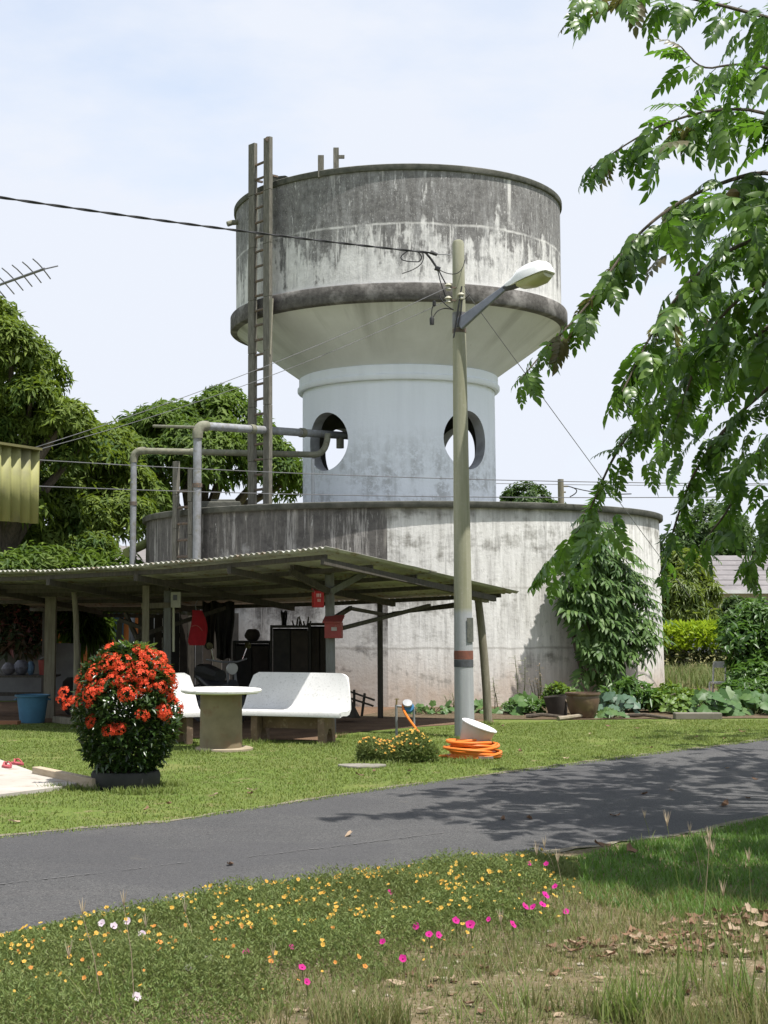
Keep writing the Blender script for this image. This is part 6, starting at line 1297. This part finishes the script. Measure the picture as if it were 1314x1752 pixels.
lawn_px = [(-700, 1500), (-60, 1443), (300, 1408), (657, 1353), (900, 1321), (1100, 1295), (1390, 1258), (1900, 1202), (1900, 1196), (1500, 1226), (1390, 1232), (1010, 1234), (850, 1238), (700, 1248), (600, 1260), (560, 1272), (300, 1266), (120, 1240), (-700, 1244)]
pl_ = GP(lawn_px); q = sample_poly(pl_, 215000); apw = [(x, y) for x, y in ap]; q = q[~in_poly(q[:, 0], q[:, 1], apw)]
q3 = np.stack([q[:, 0], q[:, 1], 0*q[:, 0]], 1); bare = vnoise(q3, 1.1, 7)+.6*vnoise(q3, 3.7, 2); q = q[(bare < .38) | (rng.random(len(q)) < .2)]
dist = q[:, 1]; P = np.stack([q[:, 0], q[:, 1], 0*dist], 1); nz = vnoise(P[::1], .8)+.9*vnoise(P, 4.5, 5)
V, T = blades(P, .027+.012*nz, .0036+.00012*dist, 1.2)
tag(link_mesh('lawn_grass', fast_mesh('lawn_grass', V, T), LAWN), 'short mown lawn grass between road and shelter', 'grass', kind='stuff')
# coarser tufts along kerbs, planter and posts
tufts = []
for (px, py, r_, n_) in ((120, 1352, .3, 260), (240, 1358, .35, 420), (290, 1345, .2, 160), (330, 1290, .25, 150), (430, 1272, .3, 200), (600, 1262, .3, 160), (795, 1266, .22, 200), (835, 1240, .2, 120), (650, 1310, .35, 200), (800, 1305, .3, 150), (560, 1278, .2, 120)):
    c = G(px, py); a = rng.random(n_)*6.28; rr_ = rng.random(n_)**.5*r_; tufts.append(np.stack([c.x+rr_*np.cos(a), c.y+.4*rr_*np.sin(a), 0*a], 1))
V, T = blades(np.concatenate(tufts), .07, .005, .8); tag(link_mesh('longer_grass', fast_mesh('longer_grass', V, T), LAWN), 'longer unmown grass tufts around planter, posts and bench', 'grass', kind='stuff')
# rough grass on the field by the hedge
q = sample_poly([(8.3, 34), (22, 31), (24, 43.4), (10, 43.4)], 16000); P = np.stack([q[:, 0], q[:, 1], 0*q[:, 0]], 1); V, T = blades(P, .3, .012, .5)
tag(link_mesh('field_grass', fast_mesh('field_grass', V, T), leaf_mat('field grass', [(0.08, 0.13, 0.03), (0.14, 0.16, 0.05), (0.19, 0.13, 0.08), (0.1, 0.14, 0.035)], .8, .25)), 'rough dry grass between bed and hedge', 'grass', kind='stuff')

# ------------------------------------------------------------------ verge: flower bed, grass, litter
bed_px = [(-420, 1690), (-60, 1618), (0, 1606), (200, 1568), (400, 1534), (700, 1492), (870, 1474), (985, 1470), (1000, 1520), (985, 1570), (900, 1610), (760, 1640), (640, 1690), (540, 1710), (420, 1760), (330, 1800), (-420, 1850)]
bw = GP(bed_px); bc = G(420, 1620); fb = thing('flower_bed', 'mat of yellow, orange and pink portulaca flowers along the road edge', 'flower bed', bc)
q = sample_poly(bw, 135000); hN = vnoise(np.stack([q[:, 0], q[:, 1], 0*q[:, 0]], 1), 1.6, 4); 
def edge_d(q, poly):
    d = np.full(len(q), 9.); p = np.array(poly)
    for a, b_ in zip(p, np.roll(p, -1, 0)):
        ab = b_-a; t = np.clip(((q-a) @ ab)/(ab @ ab), 0, 1); d = np.minimum(d, np.linalg.norm(q-a-t[:, None]*ab, axis=1))
    return d
ed = edge_d(q, bw); bh = np.clip(ed/.35, .12, 1)*(.13+.09*hN)*(.75+.5*rng.random(len(q))); road_side = np.array([np.interp(x, [-60, 200, 400, 700, 985], [1606, 1556, 1524, 1482, 1460]) for x in (CX+F*q[:, 0]/q[:, 1])]); rag = (HOR+F*EYE/q[:, 1]-road_side) > 45
keep = (rng.random(len(q)) < np.where(rag, np.clip(ed*2.2+hN*1.6+.1, .05, 1), 1)); q, bh = q[keep], bh[keep]
n = len(q); zz = bh*rng.random(n)**.55; P = np.stack([q[:, 0], q[:, 1], zz], 1); t = rng.random(n)*6.28
D = nrm(np.stack([np.cos(t), np.sin(t), .2+1.1*rng.random(n)], 1)); V, T = leaf_geo(P, D, unit_rand(n), .016+.018*rng.random(n), .0055+.003*rng.random(n), fold=.25, curl=.1)
n2 = 9000; j = rng.integers(0, n, n2); P2 = np.stack([q[j, 0], q[j, 1], 0*j], 1); V2, T2 = blades(P2, bh[j], .0022, .7)
V, T = join_geo([(V, T), (V2, T2)])
tag(link_mesh('foliage', fast_mesh('foliage', V-np.array(bc), T), PORT, fb), kind='stuff')
# blooms: thick along the road side of the bed
cand = sample_poly(bw, 5200); ced = edge_d(cand, bw); clump = np.clip(.75+1.6*vnoise(np.stack([cand[:, 0], cand[:, 1], 0*cand[:, 0]], 1), 2.4, 6), .08, 1.6); cpx = np.array([pix(Vector((x, y, .15))) for x, y in cand]); roadside = np.array([np.interp(x, [-60, 200, 400, 700, 985], [1606, 1556, 1524, 1482, 1460]) for x in cpx[:, 0]])
dd = cpx[:, 1]-roadside; wgt = np.where(dd < 70, 1.0, np.where(dd < 130, .28, .04))*np.where(cpx[:, 0] > 800, .5, 1); sel = np.where(rng.random(len(cand)) < wgt*.6*clump)[0][:700]
ch_ = np.array([mnoise.noise(Vector((x*1.6+4, y*1.6, 0))) for x, y in cand]); rest = MB(); order = sorted(sel, key=lambda i: cand[i][1])
nY = 0
for i in order:
    x, y = cand[i]; z = float(np.clip(ced[i]/.35, .2, 1)*(.13+.07*ch_[i]))+random.uniform(-.01, .02); dr = (random.uniform(-.9, .9), random.uniform(-1.6, 0), 1)
    me = random.choice(yel*2+ora); sc = random.uniform(.35, .85)
    if nY < 262: place(me, 'flower', fb, (x, y, z), dr, sc); nY += 1
    else:
        Mq = Matrix.LocRotScale(Vector((x, y, z)), Vector(dr).to_track_quat('Z', 'Y'), Vector((sc,)*3)); rest.add([Mq @ v.co for v in me.vertices], [tuple(p.vertices) for p in me.polygons])
if rest.v: tag(rest.build('flowers', YEL, fb), kind='stuff')
for (px, py) in ((950, 1517), (933, 1532), (898, 1551), (912, 1552), (928, 1548), (836, 1573), (805, 1582), (968, 1560), (734, 1599), (750, 1600), (712, 1585), (655, 1611), (690, 1640), (525, 1680), (498, 1620), (517, 1655), (420, 1632), (667, 1527), (877, 1582), (780, 1575), (905, 1478), (935, 1478)):
    p = AT(px, py, G(px, py+34).y); place(random.choice(pnk), 'flower', fb, p, (random.uniform(-.7, .7), random.uniform(-1.1, -.3), .7), random.uniform(.6, 1.05)); MB().tube([p+Vector((.01, .01, -.14)), p], .0022, 4).build('stalk', STEM, fb)
for (px, py) in ((174, 1580), (218, 1577), (243, 1598), (322, 1655), (234, 1706), (312, 1534), (195, 1585), (357, 1640)):
    p = AT(px, py, G(px, py+34).y); place(random.choice(wht), 'flower', fb, p, (random.uniform(-.4, .4), -.9, .8), random.uniform(.8, 1.0))
# lush short grass right of the bed, in the tree's shade
gq = sample_poly(GP([(985, 1468), (1200, 1428), (1400, 1385), (2100, 1285), (2300, 1500), (1400, 1570), (1150, 1575), (1000, 1545)]), 88000); P = np.stack([gq[:, 0], gq[:, 1], 0*gq[:, 0]], 1)
V, T = blades(P, .06+.03*vnoise(P, 2.2), .0042, .9)
tag(link_mesh('verge_grass', fast_mesh('verge_grass', V, T), leaf_mat('lush verge grass', [(0.04, 0.1, 0.018), (0.06, 0.13, 0.022), (0.1, 0.17, 0.03)], .5, .35, (0.15, 0.3, 0.04), .3)), 'lush green grass shaded by the tree beside the road', 'grass', kind='stuff')
DRYG = leaf_mat('dry grass', [(0.27, 0.22, 0.13), (0.19, 0.17, 0.08), (0.11, 0.14, 0.045), (0.07, 0.115, 0.03)], .8, .3, (0.3, 0.28, 0.1), .15)
gq = sample_poly(GP([(2300, 1510), (1400, 1580), (1100, 1570), (900, 1615), (640, 1690), (420, 1755), (300, 1900), (2300, 1900)]), 52000); P = np.stack([gq[:, 0], gq[:, 1], 0*gq[:, 0]], 1); P = P[vnoise(P, 1.7, 8)+.6*vnoise(P, 5, 2)+.5*rng.random(len(P)) > .12]
gq2 = sample_poly(GP([(880, 1530), (1010, 1520), (1400, 1540), (1400, 1640), (900, 1660), (420, 1760), (380, 1720), (600, 1640)]), 9000); P2 = np.stack([gq2[:, 0], gq2[:, 1], 0*gq2[:, 0]], 1)
gq3 = sample_poly(GP([(380, 1752), (1400, 1690), (1400, 1790), (300, 1790)]), 5200); P3 = np.stack([gq3[:, 0], gq3[:, 1], 0*gq3[:, 0]], 1); P3 = P3[vnoise(P3, 2.1, 3)+.5*vnoise(P3, 6, 1) > .1]
V, T = join_geo([blades(P, .04+.035*np.clip(vnoise(P, 1.3), -.5, 1), .0026, 1.2), blades(P2, .075, .0026, 1.0), blades(P3, .13+.08*vnoise(P3, 1.2), .0028, .55)])
tag(link_mesh('dry_grass', fast_mesh('dry_grass', V, T), DRYG), 'short dry grass over the bare soil in front', 'grass', kind='stuff')
GRN = leaf_mat('tall green grass', [(0.08, 0.14, 0.03), (0.12, 0.18, 0.04), (0.2, 0.2, 0.08)], .55, .35, (0.22, 0.32, 0.06), .25)
STRAW = leaf_mat('straw seed heads', [(0.34, 0.27, 0.18), (0.28, 0.21, 0.14), (0.4, 0.33, 0.23)], .8, .3)
def blade_strip(m, a, d, L, w, bend, n=6):
    s_ = Vector((-d.y, d.x, 0)); s_ = s_.normalized() if s_.length > 1e-4 else Vector((1, 0, 0)); s_ = (s_+Vector((0, .3, 0))*random.uniform(-1, 1)).normalized(); pv = []
    for i in range(n+1):
        f = i/n; c = a+d*L*f+Vector((d.x, d.y, 0))*bend*L*f*f-Vector((0, 0, 1))*bend*.5*L*f*f; ww = w*(1-f**1.6)*.5+.0004; pv += [c-s_*ww, c+s_*ww]
    m.add(pv, [(2*i, 2*i+1, 2*i+3, 2*i+2) for i in range(n)])
def grass_clump(label, px, py, hpx, n, heads_n, mat=GRN, spread=.08, group=None):
    c = G(px, py); c = Vector((c.x, c.y, 0)); h_ = hpx*c.y/F; root = thing('grass_clump', label, 'grass', c, group); m = MB()
    for k in range(n):
        a = c+Vector((max(-1.1, min(1.1, random.gauss(0, 1)))*spread, max(-1.1, min(1.1, random.gauss(0, 1)))*spread, 0)); d = Vector((random.gauss(0, .28), random.gauss(0, .28), 1)).normalized(); blade_strip(m, a, d, h_*random.uniform(.5, 1), .0065, random.uniform(.05, .5))
    m.build('blades', mat, root)
    for k in range(heads_n):
        a = c+Vector((random.gauss(0, spread*.6), random.gauss(0, spread*.6), 0)); b_ = a+Vector((random.uniform(-.1, .1), random.uniform(-.06, .06), h_*random.uniform(1.0, 1.3))); s_ = MB(); s_.tube([a, a.lerp(b_, .6)+Vector((.012, 0, 0)), b_], [.0022, .0018, .0012], 5)
        so_ = s_.build('stalk', GRN if random.random() < .5 else STRAW, root); hd = MB()
        for j in range(7):
            t = j*.9; blade_strip(hd, b_, Vector((math.cos(t)*.28, math.sin(t)*.28, 1)).normalized(), random.uniform(.055, .085), .0045, .05, 3)
        hd.build('seed_head', STRAW, so_)
gc = [('tall green grass clump with seed heads in front of the leaf litter', 1190, 1690, 210, 16, 3), ('tall grass clump at the bottom beneath the litter heap', 1130, 1745, 130, 90, 0), ('dense green grass clump at the bottom right of centre', 1060, 1752, 120, 95, 0), ('sparse grass clump at the bottom middle', 900, 1750, 130, 22, 1),
      ('single stalked clump before the pink flowers', 955, 1600, 110, 10, 2), ('straw coloured tuft on the road edge of the bed', 970, 1505, 50, 22, 1), ('dry tuft standing amid the yellow flowers', 345, 1640, 62, 16, 1), ('dry brown tuft left of the white flowers', 255, 1650, 55, 16, 1),
      ('grass clump with pale stalks in the front left of the bed', 190, 1745, 150, 12, 2), ('pale stalk clump in the left corner', 95, 1752, 95, 10, 1), ('dry tuft below the flower bed', 445, 1700, 50, 14, 1), ('seed head stalk rising on the asphalt edge', 1118, 1450, 40, 6, 1), ('leaning seed stalk in the shaded grass', 1200, 1520, 80, 8, 1),
      ('right corner grass clump under the litter', 1290, 1735, 160, 50, 2), ('wispy clump right of the litter heap', 1255, 1640, 150, 10, 2), ('low straw clump behind the litter heap', 1105, 1590, 60, 26, 0), ('thin green clump at the bottom left of centre', 660, 1752, 90, 16, 0), ('thin clump left of the sparse bottom clump', 780, 1752, 100, 14, 0)]
for g_ in gc: grass_clump(*g_, mat=DRYG if ('dry' in g_[0] or 'straw' in g_[0]) else GRN)
# dead leaves
DEAD = [leaf_mat('dead leaf brown', [(0.15, 0.075, 0.045), (0.22, 0.125, 0.07), (0.09, 0.055, 0.035)], .8, .15), leaf_mat('dead leaf pale', [(0.34, 0.25, 0.17), (0.27, 0.19, 0.12), (0.4, 0.31, 0.22)], .8, .15)]
dm = []
for s_ in range(5):
    g = random.Random(s_); m = MB(); vs = []; L_ = .11
    for i in range(6):
        f = i/5; w_ = .028*math.sin(math.pi*(.06+.88*f))**.8; x = (f-.5)*L_; z = .006+.012*(f-.4)**2*4*g.uniform(.3, 1.6)
        vs += [(x, -w_, z+.012*g.uniform(-.3, 1.3)), (x, 0, z-.002), (x, w_, z+.012*g.uniform(-.3, 1.3))]
    m.add(vs, [(i*3+j, i*3+j+1, i*3+j+4, i*3+j+3) for i in range(5) for j in range(2)]); me = m.mesh('dry_leaf', smooth=True); me.materials.append(DEAD[s_ in (3, 4)]); dm.append(me)
def dry_leaf(px, py, sc, label, k=None, z=.008, group=None):
    p = G(px, py); o = bpy.data.objects.new('dry_leaf', dm[random.randrange(5) if k is None else k]); COL.objects.link(o); o.location = (p.x, p.y, z); o.rotation_euler = (random.uniform(-.25, .25), random.uniform(-.2, .2), random.uniform(0, 6.28)); o.scale = (sc,)*3; return tag(o, label, 'leaf', group)
dry_leaf(597, 1432, 1.0, 'pale curled dry leaf alone in the middle of the road', 3); dry_leaf(394, 1482, .8, 'small reddish dry leaf on the near lane of the road', 0); dry_leaf(25, 1409, 1.0, 'tan dry leaf on the lawn edge below the slab', 3)
dry_leaf(1030, 1456, 1.25, 'broad dry leaf where shaded grass meets the road', 1, .03); dry_leaf(1082, 1471, 1.2, 'dry leaf upon the sunlit verge grass edge', 2, .05); dry_leaf(1240, 1381, 1.3, 'dark tented dry leaf on the shaded road', 2); dry_leaf(1103, 1361, .9, 'red brown dry leaf on the shaded road', 0)
for (px, py) in ((1148, 1354), (1292, 1335), (1280, 1368), (1052, 1398), (1245, 1316), (860, 1404), (1212, 1440), (905, 1403)): dry_leaf(px, py, random.uniform(.6, .9), 'small dry leaf scattered on the tree shaded asphalt', group='dry leaves on the shaded road')
for (px, py) in ((365, 1368), (428, 1364), (430, 1358), (290, 1382), (250, 1392), (1190, 1266), (1115, 1284), (968, 1302), (1240, 1268), (860, 1246), (1040, 1246), (1090, 1250), (700, 1325), (890, 1290), (1010, 1260), (1270, 1256), (615, 1332), (640, 1325)): dry_leaf(px, py, random.uniform(.6, .95), 'small dry leaf scattered on the mown lawn', z=.03, group='dry leaves on the lawn')
for (px, py) in sample_poly([(1090, 1600), (1200, 1575), (1330, 1560), (1330, 1640), (1200, 1640), (1010, 1650), (930, 1630)], 150): dry_leaf(px, py, random.uniform(.45, 1.0), 'brown dead leaf heaped under the tall grass stalks', None, random.uniform(.0, .045), 'dead leaves heaped on the verge')
for (px, py) in sample_poly([(560, 1690), (760, 1640), (1000, 1590), (1314, 1650), (1314, 1752), (480, 1752)], 46): dry_leaf(px, py, random.uniform(.35, .8), 'dead leaf fallen on bare verge soil', None, random.uniform(.0, .02), 'dead leaves on the bare soil')
# stones and white chips on the bare soil
for (px, py) in sample_poly([(600, 1690), (800, 1630), (1000, 1560), (1300, 1640), (1300, 1700), (600, 1730)], 34):
    p = G(px, py); r_ = random.uniform(.009, .022); m = MB(); g = random.uniform(0, 9); vs = []
    for i in range(4):
        for j in range(7): t = j*.898; e = (i+.5)*math.pi/4; q_ = r_*(1+.35*mnoise.noise(Vector((i*.9+g, j*.8, g)))); vs.append(p+Vector((q_*math.sin(e)*math.cos(t), q_*math.sin(e)*math.sin(t), q_*.55*math.cos(e)+r_*.25)))
    m.add(vs, [(i*7+j, i*7+(j+1) % 7, (i+1)*7+(j+1) % 7, (i+1)*7+j) for i in range(3) for j in range(7)]+[tuple(range(6, -1, -1)), tuple(range(21, 28))])
    tag(m.build('pebble', pm('pale pebble', (0.3, 0.265, 0.2), (0.2, 0.18, 0.13), 20, .9), origin=p, smooth=True), 'small pale pebble on the bare verge soil', 'stone', 'pale pebbles on the verge')
